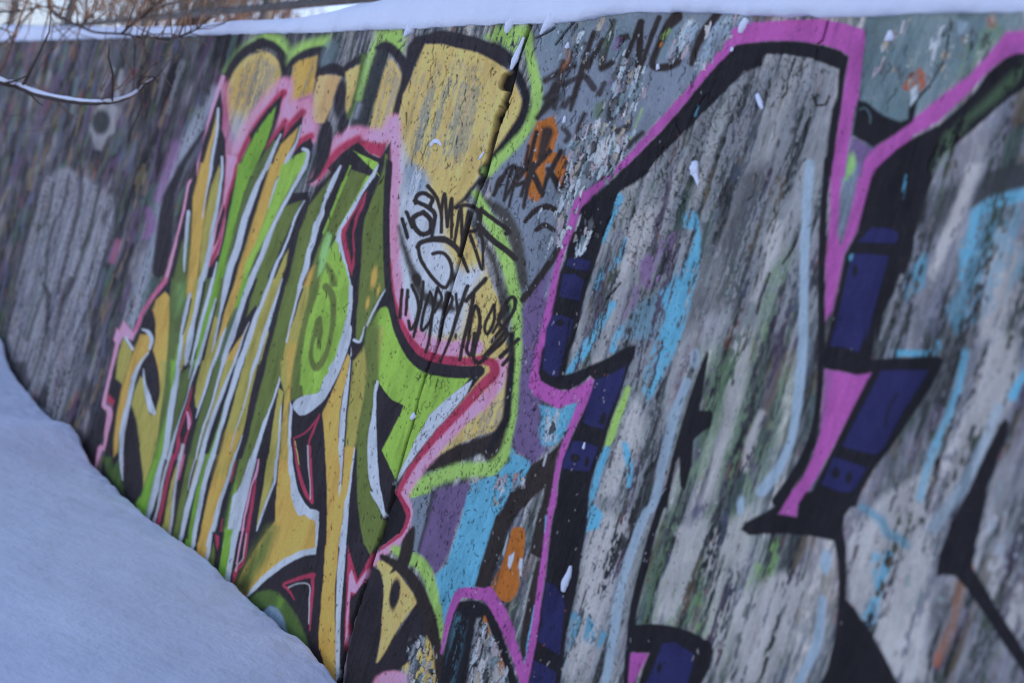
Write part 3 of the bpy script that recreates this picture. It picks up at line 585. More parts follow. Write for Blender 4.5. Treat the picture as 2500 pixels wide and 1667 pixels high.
L g K 1.5 5,14,8 ; E: 1172,290 1162,420 1152,560
P g K 2 ; G: 190,40 345,40 300,300 265,530 210,480 150,430
P g crim 3 ; G: 222,70 272,90 270,180 250,255 235,200
P g olive 3 ; G: 205,170 215,250 210,460 145,440 175,280
P g limeL 4 ; G: 345,0 447,0 420,120 410,250 390,380 370,480 350,640 265,560 290,400 310,270 330,120
P g wht 2 worn=.1 ; G: 443,0 517,0 500,120 470,260 450,380 430,500 400,680 345,650 370,480 390,350 410,200 425,100
P g K 2 ; G: 515,30 880,30 760,170 650,350 560,520 470,700 400,680 430,500 470,260
P g yelO 3 ; G: 880,0 1195,0 1195,310 1080,360 960,440 850,540 750,640 640,760 600,850 470,720 560,520 650,350 760,170
P g olive 22 ; G: 880,-20 980,0 920,220 860,380 740,560 610,780 480,760 450,690 560,510 650,340 760,160
P g dkg 20 a=.75 ; G: 450,700 560,580 650,640 610,860
L g pink 1.5 15,14,12,12 ; G: 565,0 530,180 500,350 485,430
L g crim 2 32,30,28,26,36,40,16 ; G: 625,0 603,150 590,280 570,380 545,435 480,510 445,660
L g lav 1.5 6,8,9,10,14 ; G: 607,60 580,250 560,370 500,440 478,510
P g wht 1.5 ; G: 1195,305 1080,355 980,425 880,505 780,595 680,705 620,795 592,838 640,812 740,722 850,602 950,512 1060,432 1195,372
P g KB 3 ; 13: 1190,0 1240,40 1290,150 1310,240 1250,330 1150,410 1070,470 1130,280
P w gry 4 ; 13: 1330,60 1550,0 1480,300 1420,500 1390,520 1300,480 1200,480 1300,340 1330,200
L g pink 4 40,50,44,56,66,60,30 ; 13: 1300,10 1340,130 1335,230 1300,340 1190,450 1090,525 1050,595
L g crim 3 50,60,56,50,44,30 ; 13: 1240,10 1295,120 1315,200 1282,310 1200,395 1115,462
L w K 3 50 a=.85 ; 13: 1540,10 1490,250 1430,480
P p purp 7 ; 12: 1700,1450 1850,1400 2000,1370 1990,1600 1650,1600
P p purp 6 ; 13: 1560,0 1820,0 1790,130 1720,330 1690,430 1620,600 1540,690 1480,560 1420,500 1480,300
P p blue 5 worn=.12 ; 12: 2010,1390 2150,1330 2230,1310 2334,1200 2400,1568 1980,1600
P p blue 3 worn=.08 ; 13: 1820,0 2149,0 2149,60 2050,200 1970,450 1870,790 1750,800 1700,870 1640,1080 1610,1120 1580,850 1550,700 1640,590 1700,430 1760,250
P p blue 3 worn=.1 ; 22: 180,1070 230,1120 340,1180 350,1250 280,1350 180,1450 100,1600 0,1600 0,1430 70,1330 150,1200
P p purp 10 ; 21: 600,830 560,960 520,1200 460,1568 280,1568 270,1300 350,1150 450,1000
P p purp 8 ; 22: 280,0 430,0 390,250 340,520 440,650 430,800 420,950 500,1080 440,1140 360,1240 340,1180 220,1100 190,1030 240,700 270,300
P p bb 14 a=.6 ; 21: 560,880 610,850 570,1050 510,1250 480,1150
P p blue 5 worn=.2 ; 22: 430,690 600,720 780,650 740,780 650,970 560,1050 450,1050 420,900 450,800
P p bb 20 a=.7 ; 22: 440,880 540,860 560,980 470,1040
L c limeO 7 70,110,110,95,85,70 ; 13: 1220,470 1330,530 1430,590 1500,710 1550,900 1580,1060 1590,1260
P c K 2 ; 13: 1040,610 1100,650 1130,760 1130,900 1120,1100 1090,1300 1060,1400 1250,1150 1400,900 1480,960 1540,1200 1480,1230 1430,1280 1300,1440 1200,1460 1080,1500 1030,1650 800,1650 840,1300 900,1050 960,850
P c kha 2.5 c ; 13: 1070,600 1110,560 1200,610 1260,680 1320,760 1400,890 1330,1000 1230,1150 1130,1330 1070,1400 1100,1250 1120,1000 1130,800 1110,660
L c KS 4 50,90,110,110,110,120,110 ; 13: 1120,530 1250,610 1350,700 1420,820 1480,960 1525,1110 1550,1260 1590,1450 1600,1650
P c kha 4 worn=.3 ; 13: 1480,1180 1540,1300 1560,1600 1350,1600 1330,1500 1280,1440 1380,1340 1430,1260
E c K 3 44,138,9 ; 13: 1222,838
E c pink 6 165,130,0 ; 13: 1200,1590
E c crim 12 80,40,0 a=.6 ; 13: 1200,1640
P w KS 3 c ; 13: 1375,280 1385,350 1370,480 1330,600 1240,640 1180,670 1230,580 1260,500 1290,380
P w KS 3 ; 22: 660,980 560,1080 450,1160 350,1230 280,1350 180,1480 100,1600 300,1600 400,1480 480,1420 450,1600 520,1600 560,1400 560,1250 600,1100
P w KS 3 ; 13: 2149,80 2050,200 1960,500 1880,770 1990,810 2040,650 2100,500 2180,350 | 23: 40,600 130,320 240,150 340,0 160,0 60,190
P w org 3 ; 13: 2149,540 2100,620 2050,680 2010,780 2100,840 2200,860 | 23: 20,850 40,700
L w KS 3 22 ; 23: 75,650 45,780
P w org 2 c ; 23: 180,300 250,290 275,350 265,500 230,650 220,780 170,880 110,900 50,850 40,760 100,560 150,380
P w wht 1.5 ; 23: 195,490 180,560 150,640 135,610 140,530
P w wht 1.5 ; 23: 235,540 255,550 245,690 230,680 222,600
P w wht 1.5 a=.8 ; 23: 140,330 125,450 100,540 90,500 120,380
P w KS 3 ; 23: 430,60 470,100 440,400 400,700 340,1000 300,1250 250,1420 230,1250 260,1050 300,850 350,650 380,540 320,500 330,400 380,200
L w blue 2 14,26,20 ; 23: 355,930 310,1180 270,1400
L w blue 2 14 ; 23: 450,200 440,330
P w con 5 worn=.3 ; 13: 1960,1010 2050,1250 2149,1480 2149,1650 1790,1650 1850,1250 1890,1040
L w org 4 50,40 worn=.2 ; 13: 1955,1020 1985,1160
L w org 6 60,70,50 worn=.3 ; 13: 2070,1250 2110,1450 2090,1600
P w cream 4 worn=.2 ; 23: 0,1100 80,1350 130,1568 0,1600
L w org 5 50 worn=.35 ; 23: 60,1250 90,1400 80,1568
P p KB 3 ; 13: 1730,900 1800,890 1900,890 1990,940 2050,1060 2149,1330 2200,1500 2149,1480 2050,1250 1960,1010 1890,1040 1850,1250 1790,1650 1590,1650 1620,1350 1660,1150 1700,980
P p blueD 14 a=.5 worn=.6 ; 13: 1720,1000 1800,1050 1760,1300 1700,1568 1640,1568 1680,1250
P p KB 3 ; 23: 0,980 80,1150 140,1350 230,1600 150,1600 60,1250 0,1130
P w con 12 a=.75 worn=.5 ; 20: 2334,580 2250,640 2100,800 1900,1000 1700,1200 1400,1520 | 21: 1180,220 1120,280 1000,650 850,1120 740,1568 | 22: 650,420 1210,170 1290,160 1150,600 1000,1060 880,1400 | 23: 800,0 720,650 590,1400 560,1650 1150,1650 1130,1050 1300,400 1420,0 | 22: 1560,1350 1750,650 1920,210 2334,0 | 31: 690,1445 690,900 715,300 740,0 | 30: 780,900 830,570 600,480 250,450 100,560 0,640
P w gryL 12 a=.7 worn=.45 ; 31: 1150,1445 1270,1100 1400,850 1540,380 1650,0 | 30: 2000,1010 2352,720 | 31: 2450,0 2450,1445 | 33: 2450,0 2450,1650 1320,1650 890,880 870,250 | 32: 1000,1400 1600,470 1690,240 1110,220
P w cream 14 a=.8 worn=.45 ; 32: 1500,1200 1650,900 1850,500 2000,200 2300,0 2300,500 2100,900 1850,1400 | 33: 1700,200 1630,690 1500,1000 1600,1568 1300,1568 1100,1150 900,880 900,300 1250,0
P w cream 20 a=.8 worn=.5 ; 33: 1950,620 2010,200 2352,100 2400,1200 2200,1250
P w grn 60 a=.6 worn=.5 ; 22: 1900,250 2334,100 2334,1600 1560,1568 1800,1000 | 23: 1450,0 2149,0 2149,500 1900,1300 1700,1150 1200,1080 1300,500
P w grn 60 a=.6 worn=.5 ; 31: 150,700 480,750 450,1445 0,1445 0,1000 | 32: 0,0 450,0 480,300 250,1200 0,1445
P w grnB 10 a=.7 worn=.6 ; 33: 150,400 380,380 300,700 200,900 60,800
L w grnB 14 50 a=.55 worn=.55 ; 32: 250,0 150,500 60,900 | 33: 60,0 20,300
P w grnB 16 a=.6 worn=.55 ; 23: 1700,750 1870,850 1850,1150 1780,1250 1680,1150
P w dk 30 a=.75 worn=.45 ; 31: 0,100 200,0 350,0 250,700 100,1000 0,1200 | 21: 1950,1300 2050,600 2200,200
P w cream 12 a=.85 worn=.35 ; 31: 300,450 380,480 360,700 260,900 160,1140 110,1120 220,800 230,600
P w cream 14 a=.8 worn=.4 ; 22: 2150,0 2334,0 2250,600 2100,1100 1950,1568 1850,1568 2050,900
L w cream 8 50,90,70 a=.8 worn=.3 ; 32: 200,700 120,900 60,1150
P w cream 18 a=.8 worn=.45 ; 23: 1500,300 1800,200 1700,700 1500,1050 1350,1000
P w cream 14 a=.8 worn=.4 ; 23: 850,150 1150,200 1000,700 750,900 720,700
P w cream 14 a=.8 worn=.4 ; 22: 1150,700 1380,600 1350,1000 1100,1500 950,1500
P w cream 16 a=.7 worn=.45 ; 21: 1250,450 1500,350 1450,650 1200,1000 1050,1100
P w cream 16 a=.8 worn=.4 ; 23: 800,450 1000,300 1100,350 980,900 850,1200 640,1568 600,1450 700,900
P w cream 16 a=.75 worn=.42 ; 23: 1750,350 2149,100 2100,800 1900,1400 1850,1568 1750,1200
P w cream 14 a=.8 worn=.38 ; 33: 900,700 1100,300 1250,150 1400,350 1300,700 1150,1000 1000,1000
P w cream 14 a=.85 worn=.34 ; 33: 1250,700 1500,500 1600,700 1550,1100 1450,1568 1330,1568 1150,1150
P w cream 12 a=.7 worn=.45 ; 31: 1950,700 2150,500 2352,700 2352,1445 2000,1445
P w dk 12 a=.8 worn=.4 ; 21: 1870,520 1980,560 1960,700 1900,760
P w dk 20 a=.6 worn=.5 ; 21: 1900,760 2050,600 1900,1300 1700,1568 1650,1568 1800,1100
P w dk 24 a=.6 worn=.5 ; 33: 400,450 600,420 620,600 450,700
P w dk 24 a=.6 worn=.5 ; 23: 1700,600 1950,550 1850,900 1650,900
P w cream 14 a=.85 worn=.35 ; 33: 250,700 500,600 600,700 450,1100 250,1568 0,1568 0,900
P w dk 14 a=.6 worn=.5 ; 33: 1580,950 1700,750 1800,760 1700,1100 1600,1200
P w cream 10 a=.85 worn=.25 ; 31: 1880,0 2020,0 1880,350 1720,750 1600,950 1560,900 1700,500
P w dk 14 a=.8 worn=.35 ; 31: 1640,250 1850,100 1750,450 1600,600 1480,700 1560,450
P w blue 6 worn=.3 ; 21: 1720,400 1800,410 1860,520 1860,700 1840,1000 1780,1200 1730,1400 1680,1568 1490,1568 1550,1350 1500,1150 1600,1050 1720,900 1790,750 1820,600 1700,560 1680,520
P w blue 8 worn=.35 ; 22: 1510,0 1680,0 1640,180 1550,380 1450,580 1380,640 1350,560 1380,380 1430,220
P w blueD 14 a=.6 worn=.5 ; 21: 1500,1150 1700,850 1750,900 1600,1200 1450,1568 1100,1568 1300,1250
P w purpL 6 a=.85 worn=.3 ; 21: 1640,600 1600,750 1520,950 1510,1020 1440,1110 1390,1120 1330,1050 1320,880 1400,800 1450,850 1500,700 1550,620
P w purpL 8 a=.6 worn=.4 ; 21: 1260,1060 1330,1100 1300,1250 1170,1400 1150,1350 1200,1150
L w blue 5 80,60,60 worn=.45 ; 21: 1130,300 1060,500 980,680
L w blue 4 40,60,70,40 worn=.4 ; 21: 1190,680 1120,850 980,1000 920,1230
L w blue 4 60,90,70 worn=.4 ; 21: 1080,1250 980,1400 900,1560
L w blue 4 50,60,50 worn=.35 ; 22: 1150,0 1100,120 1080,200
L w blue 4 90,60 worn=.4 ; 22: 870,130 770,300 690,390
L w limeO 4 40,70,70,40 ; 22: 1220,540 1140,760 1070,960 1030,1060
L w blue 4 60,70,60 ; 22: 1030,1080 960,1280 900,1500
L w blue 5 60,50,40 worn=.35 ; 22: 1190,1040 1230,1250 1220,1400
P w blue 4 worn=.3 ; 23: 800,20 860,0 850,100 920,190 880,300 770,330
P w blueD 6 worn=.45 ; 23: 660,980 800,1000 900,1100 960,1180 880,1280 700,1180 620,1300 600,1430 640,1150
L w lblue 4 70,90,90,80,80,80,80,80,80,70 a=.9 ; 22: 1740,480 1650,700 1580,950 1520,1200 1440,1568 | 23: 1250,200 1130,550 1050,850 1000,1150 960,1400 920,1650
E w lblue 4 46,86,8 a=.8 ; 22: 1815,270
E w gryL 4 16,46,8 ; 22: 1805,265
L w lblue 4 80,80,80,75,80,85,80,75,85,95 ; 31: 600,0 575,300 560,600 545,1000 540,1445 | 32: 510,450 480,700 430,950 340,1150 200,1340
L w lblue 4 70,85,80,75,70 ; 33: 695,880 680,1050 650,1250 570,1420 480,1600
E w lblue 4 50,105,4 ; 33: 725,575
E w lblue 4 36,80,6 ; 33: 30,110
P q dk 8 a=.9 ; 31: 1910,380 1960,200 2050,60 2352,-20 2450,195 2180,225 2050,290
P w blue 10 a=.85 worn=.34 ; 31: 2450,180 2352,200 2200,230 2050,290 1920,380 1890,560 1830,700 1820,950 1850,970 1940,830 2000,600 2040,420 2200,330 2450,300
P w blueD 12 a=.6 worn=.45 ; 31: 2040,420 2350,330 2350,900 2100,1200 1800,1400 1700,1200 1850,980
P w blueD 8 a=.8 worn=.3 ; 31: 1540,720 1560,800 1540,1000 1380,1130 1370,1000 1450,820
L w blue 12 60,70,60,70,60,40 a=.85 worn=.42 ; 32: 1870,210 1830,450 1740,720 1640,950 1580,1100 1500,1400
L w blue 6 60,40 worn=.3 ; 32: 1300,210 1640,200 1650,120
L w blue 8 60,90 worn=.3 ; 32: 2380,350 2260,560
L w lblue 8 80,110,100 a=.7 ; 32: 2150,650 2000,1000 1850,1300 | 33: 1600,300
L w blueD 10 60,80,90,60 a=.8 worn=.3 ; 33: 1030,130 1180,230 1230,330 1330,390 1390,440
P w blue 9 a=.85 worn=.3 ; 33: 1110,500 1280,470 1260,620 1200,750 1150,950 1130,1050 1090,1120 1010,1000 1060,870 1140,860 1120,680
L w brn 12 90,80,60,80,60 a=.8 worn=.25 ; 33: 1850,740 1810,880 1780,1050 1700,1250 1640,1400
L w org 8 50 a=.7 ; 33: 1900,580 1920,640
L w rust 8 40 a=.6 ; 33: 1650,1330 1640,1410
P w bb 16 a=.5 worn=.5 ; 33: 2050,250 2300,150 2352,700 2200,600 2100,500
P q KB 4 ; 32: 2200,740 2230,780 2220,860 2130,1100 2050,1330 2010,1470 1840,1470 1960,1200 2080,950 2150,800
P q KB 4 ; 33: 1880,20 2060,0 2010,200 1950,480 1930,620 2000,730 2150,980 2350,1290 2500,1500 2450,1620 2200,1270 2000,960 1870,780 1790,690 1700,680 1630,690 1650,520 1750,260
P p KB 3 ; 22: 1920,210 1940,230 1880,560 1850,735 1970,740 1975,780 1950,880 1880,930 1800,1000 1780,1180 1730,1420 1710,1450 1680,1400 1670,1150 1640,1200 1600,1400 1570,1600 1500,1600 1560,1350 1620,1100 1680,900 1750,650 1830,420
L p KB 2.5 66,66,70,66,60,60 ; 23: 1440,-20 1330,300 1250,600 1190,850 1150,1050 1120,1350 1105,1640
P q mag 6 ; 30: 2450,250 2200,265 2080,420 1900,620 1700,770 1500,930 1410,1010 1250,1130 1090,1240 1030,1330 1010,1445 | 31: 1000,80 960,250 900,500 850,680 830,560 845,300 870,-20 770,-20 760,400 725,830 715,1300 780,1200 830,1000 880,750 980,560 1060,300 1110,100 1230,0 | 30: 1400,1200 1450,1110 1650,1000 1900,760 2050,600 2200,480 2450,420
P q magD 14 a=.6 ; 30: 2450,320 2200,400 2300,470 2450,440
P q purp 8 ; 30: 940,1110 1120,1220 1040,1300 1010,1445 870,1445 920,1200
P q bb 10 a=.55 ; 31: 870,0 1000,0 960,250 900,500 850,650 825,560 850,300
P q KB 5 ; 30: 990,820 1060,840 1200,950 1330,1000 1400,980 1410,830 1480,820 1440,1000 1250,1130 1120,1210 940,1110 970,950
L q gryT 4 10,14,10 a=.6 ; 30: 1010,900 1050,890 1090,950 1090,1010
E q ltg 6 36,95,6 ; 30: 935,1350
L q ltg 5 50,20 ; 31: 930,0 895,130
P q KB 4 ; 30: 2450,440 2280,440 2200,480 2050,600 1950,750 1800,900 1650,1030 1450,1130 1300,1230 1140,1380 1110,1445 | 31: 1120,50 1050,300 990,560 890,750 850,950 790,1200 740,1445 | 32: 690,240 710,340 850,360 980,390 1100,370 1040,480 950,650 850,850 750,1060 660,1250 540,1470 980,1470 1000,1400 1100,1200 1170,1100 1300,930 1450,700 1600,470 1680,320 1695,260 1650,235 1450,240 1250,250 1100,260 1110,180 1140,0 | 31: 1150,1445 1200,1250 1270,1100 1360,960 1400,850 1450,700 1450,600 1540,380 1580,200 1650,0 | 30: 1600,1445 1650,1300 1800,1180 2000,1010 2200,830 2450,650
P q grn 16 a=.4 worn=.55 ; 30: 2000,850 2352,500 2352,620 2100,850 1900,1000 1750,1300 1600,1400 1700,1100
L q con 4 26,34,20 worn=.3 ; 31: 1350,920 1260,1200 1180,1440
L q dk 8 70 a=.5 ; 31: 1600,200 1500,520
L q blue 4 20,24 worn=.4 ; 31: 1390,100 1350,280
E q blue 4 20,30,10 a=.8 ; 31: 940,770
P q mag 4 ; 32: 710,340 850,360 980,390 1100,370 1040,480 950,650 850,850 750,1050 640,1250 520,1445 | 33: 500,100 490,205 330,185 440,0 | 32: 520,1250 620,1050 680,850 700,650 720,450
P q purpL 10 a=.5 ; 32: 715,345 770,360 740,600 700,800 705,600
P q navy 4 ; 31: 1100,525 1250,530 1330,570 1300,650 1180,650 1000,640
P q navy 4 ; 31: 960,740 1100,740 1250,760 1180,1000 1110,1250 1060,1445 | 32: 1060,0 1000,200 870,160 760,150 790,0 | 31: 780,1445 850,1150 900,900
P q navy 4 ; 32: 1180,350 1570,345 1500,480 1380,650 1200,980 1140,1040 1000,1010 860,970 950,790 1080,550
P q navy 4 ; 32: 790,1060 900,1090 1060,1150 980,1290 910,1370 800,1330 690,1280 740,1180
E q KB 4 24,48,10 ; 31: 970,880
E q KB 4 36,46,0 ; 32: 810,1190
E q KB 4 26,52,10 ; 32: 915,1230
L q KB 5 30,26,18 a=.7 ; 32: 1310,540 1240,680 1210,820
L p KB 3 60,60,60,60,60,60,66,80,100 ; 30: 760,1300 | 31: 740,0 715,300 700,600 690,900 690,1445 | 32: 685,300 670,600 640,800 580,1000 480,1200 330,1420
P p KB 4 ; 33: 380,0 300,120 150,210 60,250 30,310 100,360 200,345 400,345 600,360 790,400 820,550 830,750 820,950 790,1200 740,1440 640,1650 1360,1650 1200,1330 1100,1150 1030,1060 950,940 890,880 895,650 895,450 870,330 870,200 930,130 1000,0 560,0 500,100 490,205 330,185 440,0
P w lav 8 a=.8 worn=.6 ; 20: 1150,880 1300,650 1370,640 1330,800 1250,1000 1180,1080 1100,920
P w lblue 6 a=.8 worn=.45 ; 20: 1150,520 1220,520 1300,620 1260,720 1140,700
P w lblue 8 a=.8 worn=.4 ; 20: 1700,200 1790,170 1850,230 1800,330 1720,450 1600,530 1560,500 1600,350
P w gryT 8 a=.8 worn=.3 ; 20: 1560,300 1700,220 1600,420 1500,560 1480,480
P w lblue 8 a=.7 worn=.4 ; 20: 1950,200 2200,130 2180,230 1900,620 1820,640 1850,400
L s KS 3 40,62,55,50,30 ; 20: 910,290 850,480 800,650 740,850 705,985
L s KS 4 50,60 a=.97 ; 20: 990,360 850,600
L s KS 4 40,60,60 a=.9 ; 20: 640,760 780,690 840,690 910,790
L s KS 6 60,50,40 a=.95 ; 20: 480,720 600,650 740,590
L s KS 6 46,40 a=.95 ; 20: 560,800 470,880
L s KS 4 40,50,60 a=.9 ; 20: 1090,190 1040,380 980,600
L s KS 4 50 a=.97 ; 20: 980,620 1070,560
L s KS 4 60,60 a=.97 ; 20: 1140,350 1240,320
L s KS 3 60,50,40 ; 20: 1330,200 1270,340 1200,510
L s KS 3 50,60,60,50 ; 20: 1330,200 1320,400 1300,610
L s KS 3 50,50,40 ; 20: 1490,160 1420,330 1330,600
L s KS 4 110,80,60,60,70,60,40 c ; 20: 1650,150 1560,250 1470,450 1430,590 1550,600 1650,560 1700,470
L s KS 4 70,80,70,50 ; 20: 2030,110 1900,280 1820,430 1780,570
L s KS 5 50,60 a=.97 ; 20: 410,1050 540,900
L s KS 5 40,50,30 a=.97 ; 20: 830,1010 780,1130 740,1250
L s KS 5 80,90 a=.85 worn=.2 ; 20: 1090,900 1060,1030
L s KS 5 50,70,60 a=.9 ; 20: 1060,1170 1180,1150 1220,1050
L s KS 5 60,60 a=.97 ; 20: 1020,1290 1030,1390
L s KS 5 40,50,30 a=.97 ; 20: 1340,1180 1220,1290 1180,1340
L s KS 5 50,44 a=.9 ; 20: 560,760 470,960
L s KS 5 60,70,50 a=.9 ; 20: 640,560 590,760 560,960
L s KS 5 50,60 a=.9 ; 20: 700,880 650,950
L s KS 4 40,50 a=.9 ; 20: 1010,740 960,840
L s KS 4 46,50,40 a=.9 ; 20: 640,1140 690,1210 660,1260
P w org 8 a=.7 worn=.4 ; 20: 640,450 700,440 690,560 620,640
L w limeO 5 24,30 a=.7 worn=.2 ; 20: 1580,270 1520,340
P w teal 8 a=.7 worn=.3 ; 20: 1060,180 1090,210 1040,360 1000,480 1000,380
P w org 4 worn=.12 ; 20: 400,1090 560,1030 600,1200 550,1350 700,1400 650,1568 | 21: 640,230 600,270 560,180 560,0 480,0 480,120 450,280 400,340 340,310 300,200 280,0 | 20: 320,1300
L s KS 8 110,80 a=.97 ; 20: 500,1180 440,1400
L s KS 3 40,36,30 ; 20: 110,1568 | 21: 60,150 20,280
L s KS 3 36,32,30 ; 21: 20,280 90,150 160,30 | 20: 280,1500 330,1300
L s KS 3 40,36,26 ; 21: 190,20 140,180 110,330
L s KS 3 30,36,30 ; 21: 115,320 190,180 250,40
L s KS 3 40,30,26 ; 21: 230,60 190,230 155,380
L s KS 3 40,46,40 ; 20: 400,1180 330,1450 | 21: 210,180 330,150
L s KS 3 40,40,30 ; 21: 370,0 300,180 260,290
L s KS 3 46,40,30 ; 20: 520,1350 | 21: 370,60 310,260 285,390
L s KS 3 50,60,50 ; 21: 330,30 390,130 440,250
L s KS 3 46,50,30 ; 20: 620,1350 540,1500 | 21: 490,140 450,290
L s KS 3 40,60,50 ; 21: 500,50 560,130 590,220
L s KS 3 36,30 ; 21: 670,80 610,260
L s KS 2 30,50,56,50 c ; 21: 295,515 380,425 490,380 600,430
L s KS 2 40,52,40 c ; 21: 398,590 470,545 550,590
L s KS 3 70,70,60,60 ; 21: 630,700 540,850 420,1020 280,1210
L m KS 1.5 34 ; 11: 1390,490 1440,655
L m KS 1.5 34 ; 11: 1430,430 1480,565
L m KS 1.5 45 c ; 11: 1580,430 1490,480 1495,550 1560,625 1640,600 1645,500 1580,430
L m KS 1.5 36,40,40 c ; 11: 1510,350 1520,290 1580,260 1660,310 1640,370
L m KS 1.5 36,44,36,30 c ; 11: 1500,330 1600,375 1680,440 1670,560 1655,645
L m KS 1.5 36,32 ; 11: 1620,200 1690,290 1740,440 1740,610
L m KS 1.5 30,36,32 ; 11: 1740,440 1770,270 1795,560
L m KS 1.5 28,34,30 ; 11: 1795,560 1835,310 1830,660
L m KS 1.5 34,30 ; 11: 1905,420 1860,700
L m KS 1.5 34,30 ; 11: 1920,400 1930,750
L m KS 1.5 36,30 ; 11: 1985,430 1940,650 1900,820
L m KS 1.5 36,40,40,36 c ; 11: 1870,390 1980,370 2070,430 2060,580 1960,610
L m KS 1.5 34,34,28,30,34 ; 11: 2000,640 2050,780 2105,940 2110,700 2060,540
L m KS 1.5 30 ; 11: 2100,395 2080,640
L m KS 1.5 40,40,44 ; 11: 2090,410 2334,590 | 21: 130,620
L m KS 1.5 50,56,50 ; 11: 2080,560 2200,680 2334,780 | 21: 210,845
L m KS 1.5 45,45,60,50,30 c ; 11: 1530,740 1560,700 1680,670 1800,690 1900,780 1980,960
L m KS 1.5 34 c ; 11: 1530,740 1560,860 1650,1000 1740,1090 1790,1090 1830,1000 1830,900 1790,820 1740,790 1665,800
L c dkS 8 30,50,70,80,80,60 ; 11: 1360,560 1420,780 1490,970 1560,1150 1680,1240 1850,1290
E m KS 3 40,60,-10 ; 11: 1525,1030
L m KS 1.5 30 ; 11: 1392,1120 1372,1370
L m KS 1.5 30 ; 11: 1442,1125 1425,1345
L m KS 1.5 30,32,34,30 c ; 11: 1480,1080 1540,1250 1515,1400 1470,1475 1450,1400
L m KS 1.5 26,32,26 ; 11: 1580,1050 1560,1250 1495,1540
L m KS 1.5 28,30,30,28 c ; 11: 1640,1140 1580,1330 1565,1480 1640,1400 1670,1250 1645,1150
L m KS 1.5 30,30,28,25 ; 11: 1705,1100 1660,1350 1630,1568 | 12: 1600,220
L m KS 1.5 28 c ; 11: 1710,1110 1745,1200 1680,1320
L m KS 1.5 38,40,36,20 ; 11: 1795,1150 1750,1400 1720,1568 | 12: 1680,240
L m KS 1.5 30 c ; 11: 1800,1150 1840,1210 1760,1380
L m KS 1.5 28 ; 11: 1870,1160 1885,1310
L m KS 1.5 36,38,32,22 ; 11: 1975,1090 1890,1330 1815,1568 | 12: 1730,300
E m KS 2 14,32,0 ; 11: 1868,1535
L m KS 1.5 40 ; 11: 2135,1025 1960,1220
L m KS 1.5 36,38,36,30 ; 11: 2030,1150 1985,1400 1940,1568 | 12: 1905,290
L m KS 1.5 36,34,36 c ; 11: 2060,1568 2085,1380 2045,1265 2005,1400 1985,1568 | 12: 1965,190 2005,240 2040,50
L m KS 1.5 30 c ; 11: 2210,1255 2130,1430 2150,1515 2210,1400 2212,1260
L m KS 1.5 36,34,34,36,34 c ; 12: 2090,-10 2045,150 2030,270 2080,310 2180,220 2334,60 | 21: 60,1390 160,1200 210,1210 190,1320 90,1470 0,1580
L m KS 1.5 40 ; 22: -60,250 130,30
L m KS 1.5 40,36 ; 22: 80,260 240,100
L m KS 1.5 34 ; 22: 100,330 190,220
L m KS 2 30 ; 11: 2334,1270 2200,1500
P w lav 14 a=.5 worn=.5 ; 20: 830,1130 1000,1120 1100,1230 1200,1260 1180,1350 1050,1568 | 21: 900,90 760,290 700,500 640,700 560,680 650,350 600,250 660,120 700,0 | 20: 680,1400 720,1250
P w khaP 8 a=.7 worn=.55 ; 20: 830,1200 940,1200 950,1568 780,1568 760,1350
P w con 4 a=.9 worn=.3 ; 21: 850,400 900,340 940,300 900,400 860,430
P p KB 3 ; 20: 2180,400 2450,385 2400,590 2250,640 2100,800 1900,1000 1700,1200 1500,1400 1400,1520 | 21: 1420,60 1300,150 1180,220 1120,280 1080,400 1000,650 930,880 850,1120 800,1300 740,1568 | 22: 700,200 650,420 780,380 950,310 1120,220 1210,170 1290,155 1280,250 1230,350 1150,600 1060,850 1000,1060 940,1200 880,1400 | 23: 800,20 790,150 760,400 720,650 690,850 650,1000 620,1150 590,1400 560,1650 290,1650 340,1350 390,1000 420,850 450,650 490,300 540,0 | 22: 580,1568 600,1350 630,1180 700,1000 790,800 870,620 915,470 880,430 800,500 700,550 600,560 500,520 430,470 410,380 440,200 480,0 | 21: 520,1350 600,1000 660,850 690,650 760,450 850,320 940,270 1100,120 1200,0 | 20: 1250,1430 1500,1180 1700,950 1900,700 2050,530
P w lav 4 a=.9 worn=.55 ; 21: 760,470 900,400 910,450 830,560 740,600
P w lav 5 a=.7 worn=.68 ; 21: 700,650 900,430 930,600 850,760 720,800
L w blue 4 16 a=.8 worn=.3 ; 20: 1840,950 1815,1030
P p mag 3 ; 20: 2150,260 2334,200 | 30: 150,190 400,165 700,160 880,195 1040,245 1050,330 1020,520 1000,800 960,900 930,1100 880,1445 | 31: 870,120 780,0 | 30: 770,1445 800,1200 850,900 890,600 915,470 850,420 700,370 500,340 250,340 0,370 | 20: 2180,400 2050,540 1900,700 1700,950 1500,1180 1250,1430 1090,1568 | 21: 1060,130 940,250 850,310 800,380 | 21: 700,560 760,310 870,220 1020,100 | 20: 1030,1568 1200,1390 1450,1110 1700,840 1900,610 2060,420
L p mag 4 100,80,70,50,50,56,60,70,60,60 ; 21: 830,290 760,370 720,520 670,660 635,770 585,930 545,1130 500,1350 455,1568 | 22: 420,200 385,420
P p mag 3 ; 22: 395,300 420,400 440,470 520,520 620,560 720,550 830,490 890,440 915,470 900,560 850,680 770,850 700,1000 630,1180 620,1250 590,1400 570,1600 530,1600 545,1400 570,1250 580,1180 620,1060 670,900 720,790 770,660 700,680 590,720 480,660 380,600 330,520 345,430
L p mag 2.5 52,50,48,50,56,66,70 ; 22: 555,1500 | 23: 515,0 480,200 445,450 405,750 380,920 335,1220 290,1450 245,1650
L p mag 3 90,95,85,70 ; 23: -20,820 70,1000 150,1200 220,1400 265,1560
L p mag 3 100,115,110,100,80,60,50,40,20 ; 13: 2160,1160 2080,980 1990,860 1880,830 1760,830 1705,920 1660,1060 1630,1200 1605,1320
